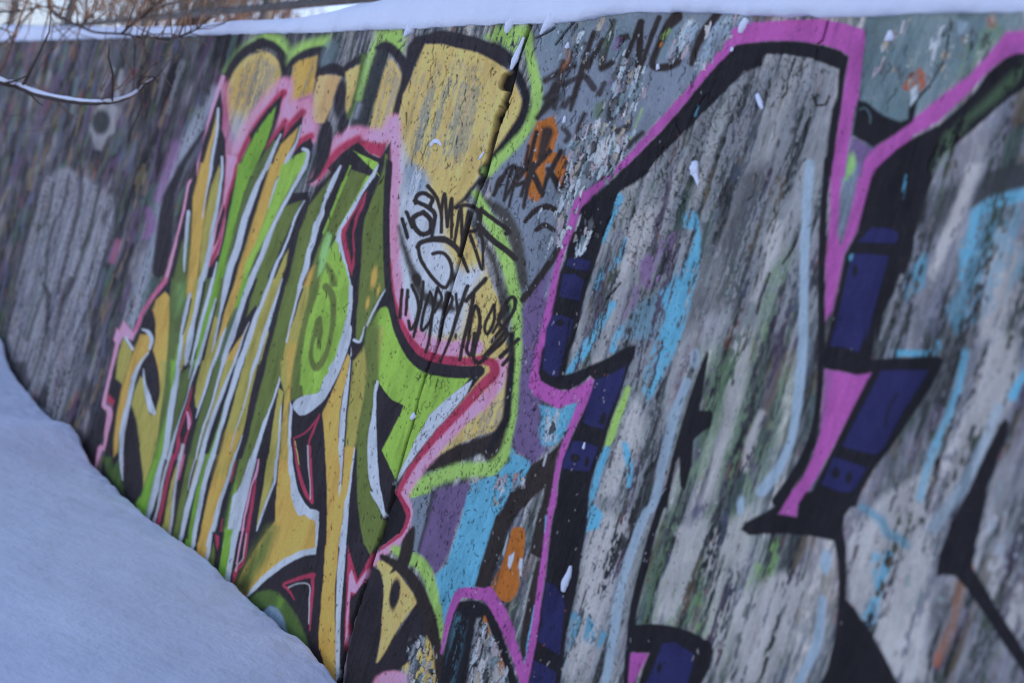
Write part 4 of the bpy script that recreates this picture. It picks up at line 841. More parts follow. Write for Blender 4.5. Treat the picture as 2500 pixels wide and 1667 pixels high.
P p KB 4 ; 30: 0,370 250,340 500,340 700,370 850,420 915,470 890,600 850,900 800,1200 770,1445 715,1445 740,1200 780,900 820,800 830,570 750,540 600,480 400,450 250,450 170,480 100,560 0,640 | 20: 2280,640 2250,400
P p navy 2.5 ; 21: 690,840 800,840 880,870 860,950 760,940 660,900
P p navy 2.5 ; 21: 640,980 740,980 820,1040 780,1220 600,1180
P p navy 2.5 ; 21: 540,1350 640,1350 730,1390 690,1568 | 22: 690,0 650,200 590,440 520,420 450,360 470,200 490,0
P p navy 2.5 ; 22: 920,470 1060,410 1200,340 1160,520 1060,750 1000,900 900,880 810,840 850,700
P p navy 2.5 ; 22: 720,1010 800,1010 950,1060 870,1280 630,1250 660,1130
P p navy 2.5 ; 23: 450,740 520,770 580,850 600,930 590,1050 560,1340 480,1290 380,1220 410,1050 420,900 440,870
P p navy 2.5 ; 23: 350,1380 440,1420 530,1480 510,1650 290,1650
E p KB 2.5 26,58,12 ; 22: 997,810
E p KB 2.5 44,36,0 ; 22: 745,1160
E p KB 2.5 20,44,10 ; 22: 852,1190
E p KB 2.5 34,30,0 ; 21: 615,1415
E p KB 2.5 12,34,10 ; 21: 688,1430
P p KB 3 ; 23: 1170,1090 1300,1080 1450,1090 1650,1150 1800,1240 1820,1310 1790,1450 1680,1650 1180,1650 1250,1420 1290,1320 1150,1310 1110,1250
P p navy 3 ; 23: 1400,1240 1500,1230 1660,1330 1650,1430 1580,1650 1230,1650 1330,1430
P p mag 3 ; 23: 1140,1320 1290,1320 1240,1430 1120,1650 1120,1568
E p KB 3 20,44,12 ; 23: 1375,1440
P w rust 6 a=.9 worn=.3 ; 30: 1430,600 1500,550 1570,650 1540,740 1420,760 1350,720
P w KS 6 a=.85 worn=.5 ; 30: 1260,620 1380,580 1440,600 1340,720 1290,800 1250,720
P w rust 8 a=.7 worn=.35 ; 30: 2050,150 2130,120 2110,230 2060,240
P w rust 8 a=.6 worn=.4 ; 30: 1890,230 1840,300 1850,420 1800,490 1860,480
P w lblue 8 a=.8 ; 30: 1810,170 1890,190 1880,240 1820,300
P w grn 14 a=.5 worn=.4 ; 30: 1900,260 2150,190 2200,260 2050,420 1850,640 1750,620 1820,420
P w rust 3 worn=.3 ; 22: 200,1300 240,1290 215,1390 190,1380
P w lav 3 worn=.3 ; 22: 250,1320 280,1340 240,1420
P w lav 2 ; 22: 490,1110 495,1140 470,1230 458,1230 470,1150
P w khaP 10 a=.5 worn=.5 ; 20: 680,340 740,320 720,400 690,400
P w navy 4 a=.8 ; 20: 1960,200 1980,230 1930,310 1890,340
P w org 3 ; 20: 1510,370 1525,385 1500,430 1490,400
P w purpL 4 a=.8 ; 20: 1120,320 1160,340 1110,460 1080,440
P w purp 5 a=.8 ; 20: 1090,640 1140,640 1080,760 1040,760
P w teal 8 a=.8 worn=.3 ; 20: 920,930 1020,880 1000,1040 900,1060
L w limeO 3 16,10 a=.8 ; 20: 1340,970 1290,1100 1230,1240
"""

# ------------------------------------------------------------------ wall outline and snow line, from the tracing
TOP = np.array([(-60, 103), (0, 101), (300, 92), (640, 81), (890, 73), (1039, 66), (1162, 60), (1266, 55), (1364, 54), (1419, 49),
                (1474, 37), (1556, 27), (1652, 25), (1750, 28), (1840, 33), (2008, 37), (2157, 34), (2276, 30), (2500, 27), (2600, 26)], float)
_tu, _tv = to_wall(TOP[:, 0], TOP[:, 1])
SNOW = np.array([(0, 827), (8, 871), (22, 904), (44, 934), (66, 959), (80, 978), (99, 1003), (118, 1017), (137, 1032), (156, 1033), (175, 1044),
                 (186, 1060), (192, 1080), (203, 1104), (214, 1129), (233, 1145), (255, 1165), (274, 1187), (296, 1209), (316, 1223), (337, 1248), (363, 1268),
                 (390, 1286), (414, 1303), (438, 1319), (471, 1343), (500, 1367), (521, 1382), (536, 1403), (566, 1425), (596, 1453), (617, 1476),
                 (639, 1492), (669, 1516), (698, 1543), (725, 1557), (749, 1577), (764, 1599), (791, 1629), (820, 1667)], float)
_su, _sv = to_wall(SNOW[:, 0], SNOW[:, 1], -0.06)
U_LEFT, U_RIGHT = -16.0, 6.5
def v_top(u):
    return np.interp(u, _tu, _tv) + 0.006 * (vnoise(np.asarray(u) * 9.0, 3.3) - 0.5)
def snow_line(u):
    u = np.asarray(u, float)
    far = np.interp(u, _su, _sv)
    return np.where(u > _su[-1], _sv[-1] + (0.02 - _sv[-1]) * sstep(u, _su[-1], _su[-1] + 2.0), far)

# ------------------------------------------------------------------ parse the mural
SHAPES = []
for line in MURAL.strip().splitlines():
    head, body = line.split(";")
    h = head.split()
    kind, cls, colr, soft = h[0], h[1], h[2], float(h[3])
    k = 4
    wid = None
    if kind in "LE":
        wid = [float(x) for x in h[4].split(",")]; k = 5
    op = dict(a=1.0, worn=0.0, c=False)
    for o in h[k:]:
        if o == "c": op["c"] = True
        else:
            a, b = o.split("="); op[a] = float(b)
    P = pts_of(body)
    if kind == "L": P = catmull(P, 4)
    if kind == "P" and op["c"]:
        P = catmull(np.vstack([P[-2:], P, P[:2]]), 4)[8:-4]
    SHAPES.append((kind, cls, lin(PAL[colr]) / WALL_LIGHT, soft, wid, op, P))
CLASSES = "wtcgmspq"

def ramp(keys, t):
    xs = [k[0] for k in keys]
    cs = np.array([lin(k[1]) / WALL_LIGHT for k in keys])
    return np.stack([np.interp(t, xs, cs[:, i]) for i in range(3)], -1).astype(np.float32)

DARK = (lin((26, 26, 30)) / WALL_LIGHT).astype(np.float32)
class Patch:
    """a sheet of the wall face: columns at us, rows from vt(u) down to vl(u)"""
    def __init__(s, us, vt, vl, nr):
        s.us, s.vt, s.vl, s.nr, s.nc = us, vt, vl, nr, len(us)
        f = np.linspace(0, 1, nr)
        s.u = np.repeat(us[:, None], nr, 1)
        s.v = vt[:, None] * (1 - f) + vl[:, None] * f
        s.px, s.py = to_sheet(s.u, s.v)
        u, v = s.u.astype(np.float32), s.v.astype(np.float32)
        # hand wobble of every painted edge
        s.wx = (s.px + 1.0 * (vnoise(s.px / 17, s.py / 17, 1) - .5) + 0.7 * (vnoise(s.px / 6, s.py / 6, 2) - .5)).astype(np.float32)
        s.wy = (s.py + 1.0 * (vnoise(s.px / 17, s.py / 17, 4) - .5) + 0.7 * (vnoise(s.px / 6, s.py / 6, 5) - .5)).astype(np.float32)
        lean = u - 0.04 * v
        s.st = [sstep(fbm(lean * 50 + .8 * vnoise(u * 9, v * 7, 3), v * 4.6, 3, 11), .24, .76),
                sstep(fbm(lean * 22 + .45 * vnoise(u * 6, v * 4, 8), v * 2.3, 4, 31), .26, .74),
                sstep(fbm(lean * 120 + 2 * vnoise(u * 14, v * 14, 9), v * 15, 2, 51), .2, .8)]
        s.big = fbm(u * 3.1, v * 2.2, 4, 71)
        s.spot = fbm(u * 55, v * 30, 4, 91)
        s.fine = sstep(fbm(lean * 190, v * 60, 3, 95), .25, .75)
        t = sstep(.30 * s.st[0] + .55 * s.st[1] + .15 * s.st[2], .12, .88)
        # far end: the same weather, seen as broad blotches and drips
        w1 = sstep(fbm(u * 5.5 + .4 * vnoise(u * 3, v * 3, 6), v * 2.2, 4, 61), .3, .7)
        w2 = sstep(fbm(u * 11 + .4 * vnoise(u * 4, v * 4, 7), v * 3.0, 3, 66), .28, .72)
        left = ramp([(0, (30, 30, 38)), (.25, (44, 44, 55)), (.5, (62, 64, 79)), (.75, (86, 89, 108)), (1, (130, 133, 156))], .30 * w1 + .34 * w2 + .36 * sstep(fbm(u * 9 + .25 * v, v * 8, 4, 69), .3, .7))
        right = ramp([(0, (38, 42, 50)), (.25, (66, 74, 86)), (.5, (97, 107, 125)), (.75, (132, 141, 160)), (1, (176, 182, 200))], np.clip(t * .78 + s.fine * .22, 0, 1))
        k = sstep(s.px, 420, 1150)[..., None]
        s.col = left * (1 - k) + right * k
        kl = 1 - sstep(s.px, 300, 1100)
        for n, (c, th) in enumerate((((76, 104, 108), .63), ((92, 76, 118), .63), ((84, 96, 136), .64), ((118, 108, 94), .64), ((70, 90, 74), .66), ((132, 72, 72), .74))):
            f = fbm(u * (7 + 1.5 * n), v * (4.2 + n * .5), 3, 120 + 9 * n) * kl + fbm(lean * (16 + 4 * n), v * (5 + n), 3, 120 + 9 * n) * (1 - kl)
            a = (sstep(f, th, th + .07) * (.30 + .25 * kl))[..., None]
            s.col = s.col * (1 - a) + (lin(c) / WALL_LIGHT).astype(np.float32) * a
        s.rough = np.ones(s.u.shape, np.float32)
        s.cls = np.zeros(s.u.shape, np.int8)
        s.h = np.zeros(s.u.shape, np.float32)
    def box(s, P, m):
        x0, y0 = P.min(0) - m; x1, y1 = P.max(0) + m
        if len(P) <= 3:
            C = np.array([(x0, y0), (x1, y0), (x0, y1), (x1, y1)])
        else:
            C = np.vstack([P + (m, m), P + (m, -m), P + (-m, m), P + (-m, -m)])
        cu, cv = to_wall(C[:, 0], C[:, 1])
        ok = np.isfinite(cu)
        ci = np.interp(cu, s.us, np.arange(s.nc))
        lo, hi = int(ci.min()) - 1, int(ci.max()) + 3
        lo, hi = max(lo, 0), min(hi, s.nc)
        if hi - lo < 2 or cu.max() < s.us[0] or cu.min() > s.us[-1]: return None
        a, b = s.vt[lo:hi].max() , s.vl[lo:hi]
        top = s.vt[lo:hi]; ext = top - b
        r0 = ((top - cv.max()) / ext).min(); r1 = ((top - cv.min()) / ext).max()
        r0, r1 = int(np.floor(r0 * (s.nr - 1))) - 1, int(np.ceil(r1 * (s.nr - 1))) + 2
        r0, r1 = max(r0, 0), min(r1, s.nr)
        if r1 - r0 < 2: return None
        return slice(lo, hi), slice(r0, r1)
    def dist(s, kind, P, wid, X, Y):
        if kind == "E":
            rx, ry, tl = wid[0] / 3.55, wid[1] / 3.55, math.radians(wid[2])
            dx, dy = X - P[0, 0], Y - P[0, 1]
            a = dx * math.cos(tl) + dy * math.sin(tl); b = -dx * math.sin(tl) + dy * math.cos(tl)
            return (np.sqrt((a / rx) ** 2 + (b / ry) ** 2) - 1) * min(rx, ry)
        if kind == "P":
            d = np.full(X.shape, 1e9, np.float32); inside = np.zeros(X.shape, bool)
            n = len(P)
            for i in range(n):
                ax, ay = P[i]; bx, by = P[(i + 1) % n]
                ex, ey = bx - ax, by - ay
                L = ex * ex + ey * ey
                if L < 1e-9: continue
                wx, wy = X - ax, Y - ay
                t = np.clip((wx * ex + wy * ey) / L, 0, 1)
                d = np.minimum(d, (wx - ex * t) ** 2 + (wy - ey * t) ** 2)
                if ay != by:
                    inside ^= ((ay > Y) != (by > Y)) & (X < ex * (Y - ay) / ey + ax)
            d = np.sqrt(d)
            return np.where(inside, -d, d)
        W = np.interp(np.linspace(0, 1, len(P)), np.linspace(0, 1, len(wid)), wid) / 3.55 / 2 if len(wid) > 1 else np.full(len(P), wid[0] / 7.1)
        d = np.full(X.shape, 1e9, np.float32)
        for i in range(len(P) - 1):
            ax, ay = P[i]; ex, ey = P[i + 1] - P[i]
            L = ex * ex + ey * ey + 1e-9
            wx, wy = X - ax, Y - ay
            t = np.clip((wx * ex + wy * ey) / L, 0, 1)
            d = np.minimum(d, np.sqrt((wx - ex * t) ** 2 + (wy - ey * t) ** 2) - (W[i] + (W[i + 1] - W[i]) * t))
        return d
    def paint(s):
        for n, (kind, cls, c, soft, wid, op, P) in enumerate(SHAPES):
            m = soft * 2 + 4
            if kind == "L": m += max(wid) / 7.1
            Pb = P
            if kind == "E":
                r = max(wid[:2]) / 3.55
                Pb = np.array([P[0] - r, P[0] + r]); 
            b = s.box(Pb, m)
            if b is None: continue
            X, Y = s.wx[b], s.wy[b]
            d = s.dist(kind, P, wid, X, Y)
            sf = soft * 0.9 + 0.4
            g = (s.spot[b] - .5) * min(soft, 10) * .45
            a = sstep(-(d + g), -sf, sf) * op["a"]
            if op["worn"]:
                w = s.st[n % 2][b] * .50 + s.spot[b] * .20 + s.fine[b] * .30
                a = a * sstep(w, op["worn"] - .06, op["worn"] + .06)
            # uneven coat: tiny density changes along the spray
            dens = 1 + (s.st[1][b] - .5) * .10 + (s.big[b] - .5) * .22
            a = a.astype(np.float32)
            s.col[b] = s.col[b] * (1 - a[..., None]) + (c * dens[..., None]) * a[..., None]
            if not op["worn"]:
                s.rough[b] = s.rough[b] * (1 - .65 * a)
            if cls != "w":
                s.cls[b] = np.where(a > .5, CLASSES.index(cls), s.cls[b])
            elif op["a"] > .85 and not op["worn"]:
                s.cls[b] = np.where(a > .6, 0, s.cls[b])
    def dash(s, P, w, c, soft, depth, alpha=1.0):
        b = s.box(P, max(w) / 2 + soft + 2)
        if b is None: return
        X, Y = s.px[b], s.py[b]
        d = np.full(X.shape, 1e9)
        for i in range(len(P) - 1):
            e = P[i + 1] - P[i]; L = e @ e + 1e-9
            wx, wy = X - P[i, 0], Y - P[i, 1]
            t = np.clip((wx * e[0] + wy * e[1]) / L, 0, 1)
            d = np.minimum(d, np.hypot(wx - e[0] * t, wy - e[1] * t) - .5 * (w[i] + (w[i + 1] - w[i]) * t))
        a = (sstep(-d, -soft, soft) * alpha).astype(np.float32)
        if c is not None: s.col[b] = s.col[b] * (1 - a[..., None]) + c * a[..., None]
        s.h[b] -= depth * a
    def wear(s):
        s.col *= (0.97 + .06 * s.st[2] + .08 * (s.spot - .5))[..., None]
        grime = sstep(fbm(s.u * 13, s.v * 5, 4, 501), .48, .72)
        s.col *= (1.03 - .20 * grime - .10 * sstep(fbm(s.u * 60, s.v * 22, 3, 511), .5, .75))[..., None]
        # old paint shows where the top coat has flaked, mostly right of the joint
        fl = sstep(fbm(s.u * 90, s.v * 45, 4, 301), .665, .70) * sstep(s.px, 1150, 1400) * (.10 + .5 * sstep(s.big, .5, .66)) * sstep(s.rough, .3, .8)
        under = ramp([(0, (70, 74, 88)), (.35, (120, 122, 140)), (.6, (150, 152, 172)), (.8, (96, 128, 150)), (1, (180, 182, 202))], s.st[1])
        s.col = s.col * (1 - fl[..., None]) + under * fl[..., None]
        s.h -= .0015 * fl
        lump = sstep(s.px, 1380, 1480) * (1 - sstep(s.px, 1780, 1950)) * (1 - sstep(s.py, 420, 760))        # coarse, spalled concrete below the black diagonal
        s.h += (.004 * (s.st[0] - .5) + .0025 * (s.st[2] - .5) + .0035 * (s.spot - .5) + .014 * lump * (fbm(s.u * 45, s.v * 30, 4, 401) - .5)) * s.rough + .004 * (s.big - .5)
    def flakes(s):
        """cracked, curling old paint: irregular cells, some of them fallen off"""
        def zone(path, soft):
            P = pts_of(path)
            b = s.box(P, soft * 2)
            z = np.zeros(s.u.shape, np.float32)
            if b is None: return z
            z[b] = sstep(-s.dist("P", P, None, s.wx[b], s.wy[b]), -soft, soft)
            return z
        peel = np.maximum.reduce([
            zone("20: 820,1120 1000,1080 1130,1180 1260,1180 1130,1500 1020,1600 | 21: 880,110 740,320 690,560 640,720 560,700 640,380 600,250 650,120 | 20: 640,1500 700,1300", 16) * .85,
            zone("20: 1130,500 1250,520 1380,640 1330,850 1220,1080 1100,1050 1000,950 1080,700", 14) * .75,
            zone("20: 600,200 1100,130 1250,200 1200,480 900,620 620,560", 30) * .16,
            zone("20: 1560,280 1800,160 1880,260 1700,520 1560,560", 14) * .34,
            zone("20: 1900,180 2220,120 2180,260 1900,620 1800,640", 12) * .28,
            zone("30: 1080,160 2300,110 2150,280 1700,700 1480,900 1060,800", 30) * .10,
            zone("21: 700,640 900,420 930,640 840,780 720,820", 12) * .5,
            zone("21: 400,380 600,350 640,600 560,760 480,900 380,700", 20) * .12,
            zone("22: 430,690 600,720 780,650 740,780 650,970 450,1050", 10) * .22,
            zone("22: 20,1330 300,1250 280,1400 100,1568 0,1568", 10) * .35,
            zone("13: 1330,1200 1540,1180 1560,1600 1340,1600", 10) * .45,
            zone("13: 1900,1060 2000,1100 2140,1480 2140,1640 1810,1640", 10) * .55])
        rough = zone("20: 2334,600 1900,1020 1500,1420 | 21: 1180,240 1100,300 1000,620 1250,900 1700,700 1900,350 | 30: 250,900 700,700 820,600 600,480 250,450", 30)
        m = (np.maximum(peel, rough) > .01)
        if not m.any(): return
        X = (s.u[m] * 62 + 1.1 * vnoise(s.u[m] * 60, s.v[m] * 40, 7)).astype(np.float32)
        Y = (s.v[m] * 30 + 1.1 * vnoise(s.u[m] * 60, s.v[m] * 40, 9)).astype(np.float32)
        xi, yi = np.floor(X).astype(int), np.floor(Y).astype(int)
        f1 = np.full(X.shape, 9., np.float32); f2 = f1.copy(); r = np.zeros((3,) + X.shape, np.float32)
        for dx in (-1, 0, 1):
            for dy in (-1, 0, 1):
                cx, cy = xi + dx, yi + dy
                jx, jy = _tab[cx & 255, cy & 255], _tab[(cx + 91) & 255, (cy + 37) & 255]
                d = (cx + jx - X) ** 2 + (cy + jy - Y) ** 2
                nearer = d < f1
                f2 = np.where(nearer, f1, np.minimum(f2, d))
                f1 = np.where(nearer, d, f1)
                for k, (ox, oy) in enumerate(((11, 53), (71, 5), (33, 190))):
                    r[k] = np.where(nearer, _tab[(cx + ox) & 255, (cy + oy) & 255], r[k])
        edge = np.sqrt(f2) - np.sqrt(f1)
        pm = peel[m]; sp = s.spot[m]; fn = s.fine[m]
        off = sstep(pm * 1.15 + (sp - .5) * .8 + (fn - .5) * .25 - r[0], -.03, .03) * sstep(pm, .02, .1)
        pal = np.array([lin(c_) / WALL_LIGHT for c_ in ((150, 165, 192), (132, 154, 184), (164, 173, 196), (112, 126, 150), (142, 142, 168), (100, 122, 144), (140, 142, 148), (78, 86, 102), (156, 174, 204), (66, 72, 84))])
        cc = pal[np.minimum((r[1] * len(pal)).astype(int), len(pal) - 1)] * (.82 + .36 * fn)[:, None]
        col_ = s.col[m]
        col_ = col_ * (1 - off[:, None]) + cc * off[:, None]
        line = (1 - sstep(edge, .03, .10)) * sstep(sp * .6 + r[2] * .5, .50, .62) * np.clip(pm * 2.2 + rough[m] * .8, 0, .95)
        col_ = col_ * (1 - line[:, None]) + DARK * 1.3 * line[:, None]
        s.col[m] = col_.astype(np.float32)
        hh = s.h[m]
        hh = hh - .0022 * off - .004 * line + (r[2] - .5) * .004 * rough[m] * sstep(edge, .02, .2) + (r[1] - .5) * .0016 * (1 - off) * np.minimum(pm * 2, 1)
        s.h[m] = hh
    def grid_faces(s):
        i = np.arange((s.nc - 1) * (s.nr - 1)).reshape(s.nc - 1, s.nr - 1)
        a = (np.arange(s.nc - 1)[:, None] * s.nr + np.arange(s.nr - 1)[None, :])
        return np.stack([a, a + 1, a + s.nr + 1, a + s.nr], -1).reshape(-1, 4)

JOINT = pts_of("20: 380,150 300,350 230,560 160,800 110,930 50,1100 0,1280 | 10: 2180,1330 2125,1568 | 11: 2060,260 1980,560 1900,860 1820,1130 1760,1330 1720,1568 | 12: 1660,250 1600,400 1530,640 1480,860 1420,1060 1350,1300 1290,1510 | 13: 1200,30 1130,270 1060,480 970,780 880,1050 820,1300 765,1568 740,1667")
_ju, _jv = to_wall(JOINT[:, 0], JOINT[:, 1])
def joint_u(v):
    o = np.argsort(_jv)
    return np.interp(v, _jv[o], _ju[o])

def detail(p, rs):
    """joint, cracks, chips and flecks, each with real depth"""
    wj = np.interp(np.linspace(0, 1, len(JOINT)), [0, .06, .12, .16, .25, .32, .5, .7, .8, 1], [9, 9, 14, 18, 14, 7, 4.5, 4, 7, 10])
    p.dash(JOINT, wj, DARK, 1.6, .016, .96)
    hole = pts_of("20: 180,650 130,700 110,760 150,790 190,720"); p.dash(hole, [14, 26, 26, 14, 8], DARK, 2, .02)
    gap = pts_of("20: 120,930 60,1050 30,1170"); p.dash(gap, [16, 22, 12], DARK, 2, .02)
    hol = pts_of("13: 1215,40 1270,170 1210,300 1120,400"); p.dash(hol, [14, 40, 44, 14], None, 12, .012)
    # cracks: jagged, mostly upright
    def crack(x, y, n, step, w, sl=-.27):
        P = [(x, y)]
        for k in range(n):
            st = step * rs.uniform(.5, 1.4)
            x += st * (sl * -1 * -1 + rs.normal(0, .42)) ; y += st
            P.append((x, y))
        P = np.array(P)
        ww = np.linspace(w, w * .4, len(P)) * rs.uniform(.5, 1.3, len(P))
        p.dash(P, ww, DARK, .9, .004, .9)
    for k in range(110):
        z = rs.random()
        if z < .36: x, y = rs.uniform(1260, 1760), rs.uniform(40, 420)
        elif z < .60: x, y = rs.uniform(980, 1260), rs.uniform(90, 440)
        elif z < .85: x, y = rs.uniform(1400, 2000), rs.uniform(80, 620)
        else: x, y = rs.uniform(1950, 2480), rs.uniform(40, 420)
        crack(x, y, rs.integers(3, 8), rs.uniform(6, 13), rs.uniform(1.6, 3.4))
    # named long cracks
    for sx in ("30: 470,490 420,650 400,760 360,800", "30: 1730,290 1700,480 1620,640 1500,780 1440,860", "30: 740,180 700,330 660,360", "31: 500,590 430,730 370,820",
               "31: 270,900 200,1080 165,1230", "30: 620,780 640,870 720,860 750,790", "20: 740,200 640,300 570,400", "20: 560,250 480,300 400,340", "21: 1150,1060 1060,1160 1020,1200"):
        P = pts_of(sx); p.dash(P, np.full(len(P), 4.5) * rs.uniform(.7, 1.2, len(P)), DARK, 1.0, .006, .95)
    # flecks where the paint has chipped
    for k in range(5200):
        x = rs.normal(1230, 330); y = rs.uniform(60, 1660)
        if not (560 < x < 2450): continue
        if x < 760 and rs.random() < .5: continue
        L = rs.gamma(2.0, 2.6) + 2; w = rs.uniform(1.2, 3.2)
        if rs.random() < .05: L *= 2; w *= 1.5
        an = math.radians(rs.normal(106, 16))
        d = np.array([math.cos(an), math.sin(an)]) * L
        k1 = np.array([x, y]) + d * .5 + rs.normal(0, 1.2, 2)
        P = np.array([[x, y], k1, [x, y] + d])
        r = rs.random()
        c = DARK * 1.2 if r < .88 or x < 1150 else ((lin((150, 155, 178)) / WALL_LIGHT) if r < .99 else (lin((130, 80, 76)) / WALL_LIGHT))
        p.dash(P, [w * .4, w, w * .3], c, .8, .0015, rs.uniform(.55, .95))
    # hairline craze in the painted coat, close to the joint
    for k in range(520):
        x, y = rs.uniform(1010, 1330), rs.uniform(700, 1260)
        if rs.random() < .3: x, y = rs.uniform(1150, 1330), rs.uniform(450, 900)
        P = [(x, y)]
        for j in range(rs.integers(2, 5)):
            an = rs.choice([math.radians(105), math.radians(60), math.radians(150)]) + rs.normal(0, .3)
            x += math.cos(an) * rs.uniform(3, 8); y += math.sin(an) * rs.uniform(3, 8)
            P.append((x, y))
        p.dash(np.array(P), np.full(len(P), rs.uniform(1.0, 1.9)), DARK, .7, .001, .75)

# ------------------------------------------------------------------ materials
def new_mat(name):
    m_ = bpy.data.materials.new(name); m_.use_nodes = True
    nt = m_.node_tree
    b = nt.nodes["Principled BSDF"]
    return m_, nt, b
def noise_node(nt, scale, detail_=6, rough=.6, coord="Object", stretch=None):
    tc = nt.nodes.new("ShaderNodeTexCoord")
    n = nt.nodes.new("ShaderNodeTexNoise")
    n.inputs["Scale"].default_value = scale; n.inputs["Detail"].default_value = detail_; n.inputs["Roughness"].default_value = rough
    if stretch:
        mp = nt.nodes.new("ShaderNodeMapping"); mp.inputs["Scale"].default_value = stretch
        nt.links.new(tc.outputs[coord], mp.inputs["Vector"]); nt.links.new(mp.outputs[0], n.inputs["Vector"])
    else:
        nt.links.new(tc.outputs[coord], n.inputs["Vector"])
    return n
def bump(nt, b, src, strength, dist, prev=None):
    bp = nt.nodes.new("ShaderNodeBump"); bp.inputs["Strength"].default_value = strength; bp.inputs["Distance"].default_value = dist
    nt.links.new(src, bp.inputs["Height"])
    if prev: nt.links.new(prev, bp.inputs["Normal"])
    nt.links.new(bp.outputs[0], b.inputs["Normal"])
    return bp.outputs[0]
def ramp_node(nt, src, stops):
    r = nt.nodes.new("ShaderNodeValToRGB")
    el = r.color_ramp.elements
    while len(el) < len(stops): el.new(.5)
    for e, (p_, c) in zip(el, stops): e.position = p_; e.color = (*c, 1)
    nt.links.new(src, r.inputs["Fac"])
    return r.outputs["Color"]

MAT_PAINT, nt, b = new_mat("painted_concrete")
vc = nt.nodes.new("ShaderNodeAttribute"); vc.attribute_name = "paint"
n1 = noise_node(nt, 260, 5, .65, stretch=(1, 1, .35))
mul = nt.nodes.new("ShaderNodeMixRGB"); mul.blend_type = 'MULTIPLY'; mul.inputs["Fac"].default_value = 1
nt.links.new(vc.outputs["Color"], mul.inputs[1])
nt.links.new(ramp_node(nt, n1.outputs["Fac"], [(.3, (.80, .80, .80)), (.5, (1, 1, 1)), (.72, (1.10, 1.10, 1.10))]), mul.inputs[2])
nt.links.new(mul.outputs[0], b.inputs["Base Color"])
n2 = noise_node(nt, 40, 4)
nt.links.new(ramp_node(nt, n2.outputs["Fac"], [(.3, (.55, .55, .55)), (.7, (.82, .82, .82))]), b.inputs["Roughness"])
b.inputs["Specular IOR Level"].default_value = .06
bump(nt, b, n1.outputs["Fac"], .35, .002)

MAT_CORE, nt, b = new_mat("bare_concrete")
n1 = noise_node(nt, 14, 8)
nt.links.new(ramp_node(nt, n1.outputs["Fac"], [(.3, (.10, .10, .10)), (.55, (.18, .178, .17)), (.75, (.27, .265, .25))]), b.inputs["Base Color"])
b.inputs["Roughness"].default_value = .9
bump(nt, b, n1.outputs["Fac"], .5, .01)

MAT_SNOW, nt, b = new_mat("snow")
n1 = noise_node(nt, 3.0, 5); n2 = noise_node(nt, 16, 5, .6); n3 = noise_node(nt, 260, 3, .6)
nt.links.new(ramp_node(nt, n1.outputs["Fac"], [(.3, (.84, .86, .89)), (.7, (.92, .93, .95))]), b.inputs["Base Color"])
b.inputs["Roughness"].default_value = .75
b.inputs["Specular IOR Level"].default_value = .25
b.inputs["Subsurface Weight"].default_value = .15
b.inputs["Subsurface Radius"].default_value = (.02, .025, .03)
x = bump(nt, b, n2.outputs["Fac"], .34, .03)
bump(nt, b, n3.outputs["Fac"], .10, .0015, x)

def plain(name, stops, scale=20, rough=.8, stretch=None, bmp=.3, dist=.004):
    m_, nt, b = new_mat(name)
    n = noise_node(nt, scale, 6, stretch=stretch)
    nt.links.new(ramp_node(nt, n.outputs["Fac"], stops), b.inputs["Base Color"])
    b.inputs["Roughness"].default_value = rough
    bump(nt, b, n.outputs["Fac"], bmp, dist)
    return m_
MAT_BARK = plain("bark", [(.3, (.035, .024, .018)), (.6, (.085, .055, .038)), (.8, (.16, .105, .07))], 60)
MAT_TWIG = plain("tan_twig", [(.3, (.10, .058, .034)), (.7, (.27, .155, .09))], 40)
MAT_WIRE = plain("fence_wire", [(.3, (.035, .05, .045)), (.7, (.10, .13, .12))], 30, .5)
MAT_POST = plain("fence_post", [(.3, (.045, .04, .036)), (.7, (.11, .095, .08))], 12, .7)

# ------------------------------------------------------------------ the wall
wall = empty("concrete_wall", (0, 0, 0))
tag(wall, "long weathered concrete wall covered with green, yellow and purple graffiti", "wall")
def split_build(p, panel_of, extra_lip=True, parts=None):
    """cut the painted sheet into panels, and each panel into its painted pieces"""
    V = np.stack([p.u, -p.h, p.v], -1).reshape(-1, 3)
    C = np.clip(p.col, .004, .9).reshape(-1, 3)
    Q = p.grid_faces()
    um, vm = V[Q, 0].mean(1), V[Q, 2].mean(1)
    side = (um > joint_u(vm)).astype(int)
    cl = p.cls.reshape(-1)[Q[:, 0]]
    for sd_ in (0, 1):
        for c in range(len(CLASSES)):
            sel = (side == sd_) & (cl == c)
            if sel.sum() < 60: continue
            q = Q[sel]
            ids, inv = np.unique(q, return_inverse=True)
            if c == 0:
                o = mesh_np("wall_panel", V[ids], inv.reshape(q.shape), MAT_PAINT, wall, colors=C[ids])
                o["label"] = panel_of[sd_]
                panels.append(o)
            else:
                nm, lb = parts[CLASSES[c]]
                o = mesh_np(nm, V[ids], inv.reshape(q.shape), MAT_PAINT, panels[sd_], colors=C[ids])
                if lb: o["label"] = lb
# fine sheet: as far as the frame shows it, closer mesh nearer to the eye
def depth(u): return fwd[0] * (u - CAM[0]) + fwd[1] * DIST
NC, NR = 1560, 740
zl, zr = depth(to_wall([-50], [120])[0][0]), depth(to_wall([2540], [1680])[0][0])
inv = np.linspace(1 / zl, 1 / zr, NC)
us = CAM[0] + (1 / inv - fwd[1] * DIST) / fwd[0]
vt = v_top(us)
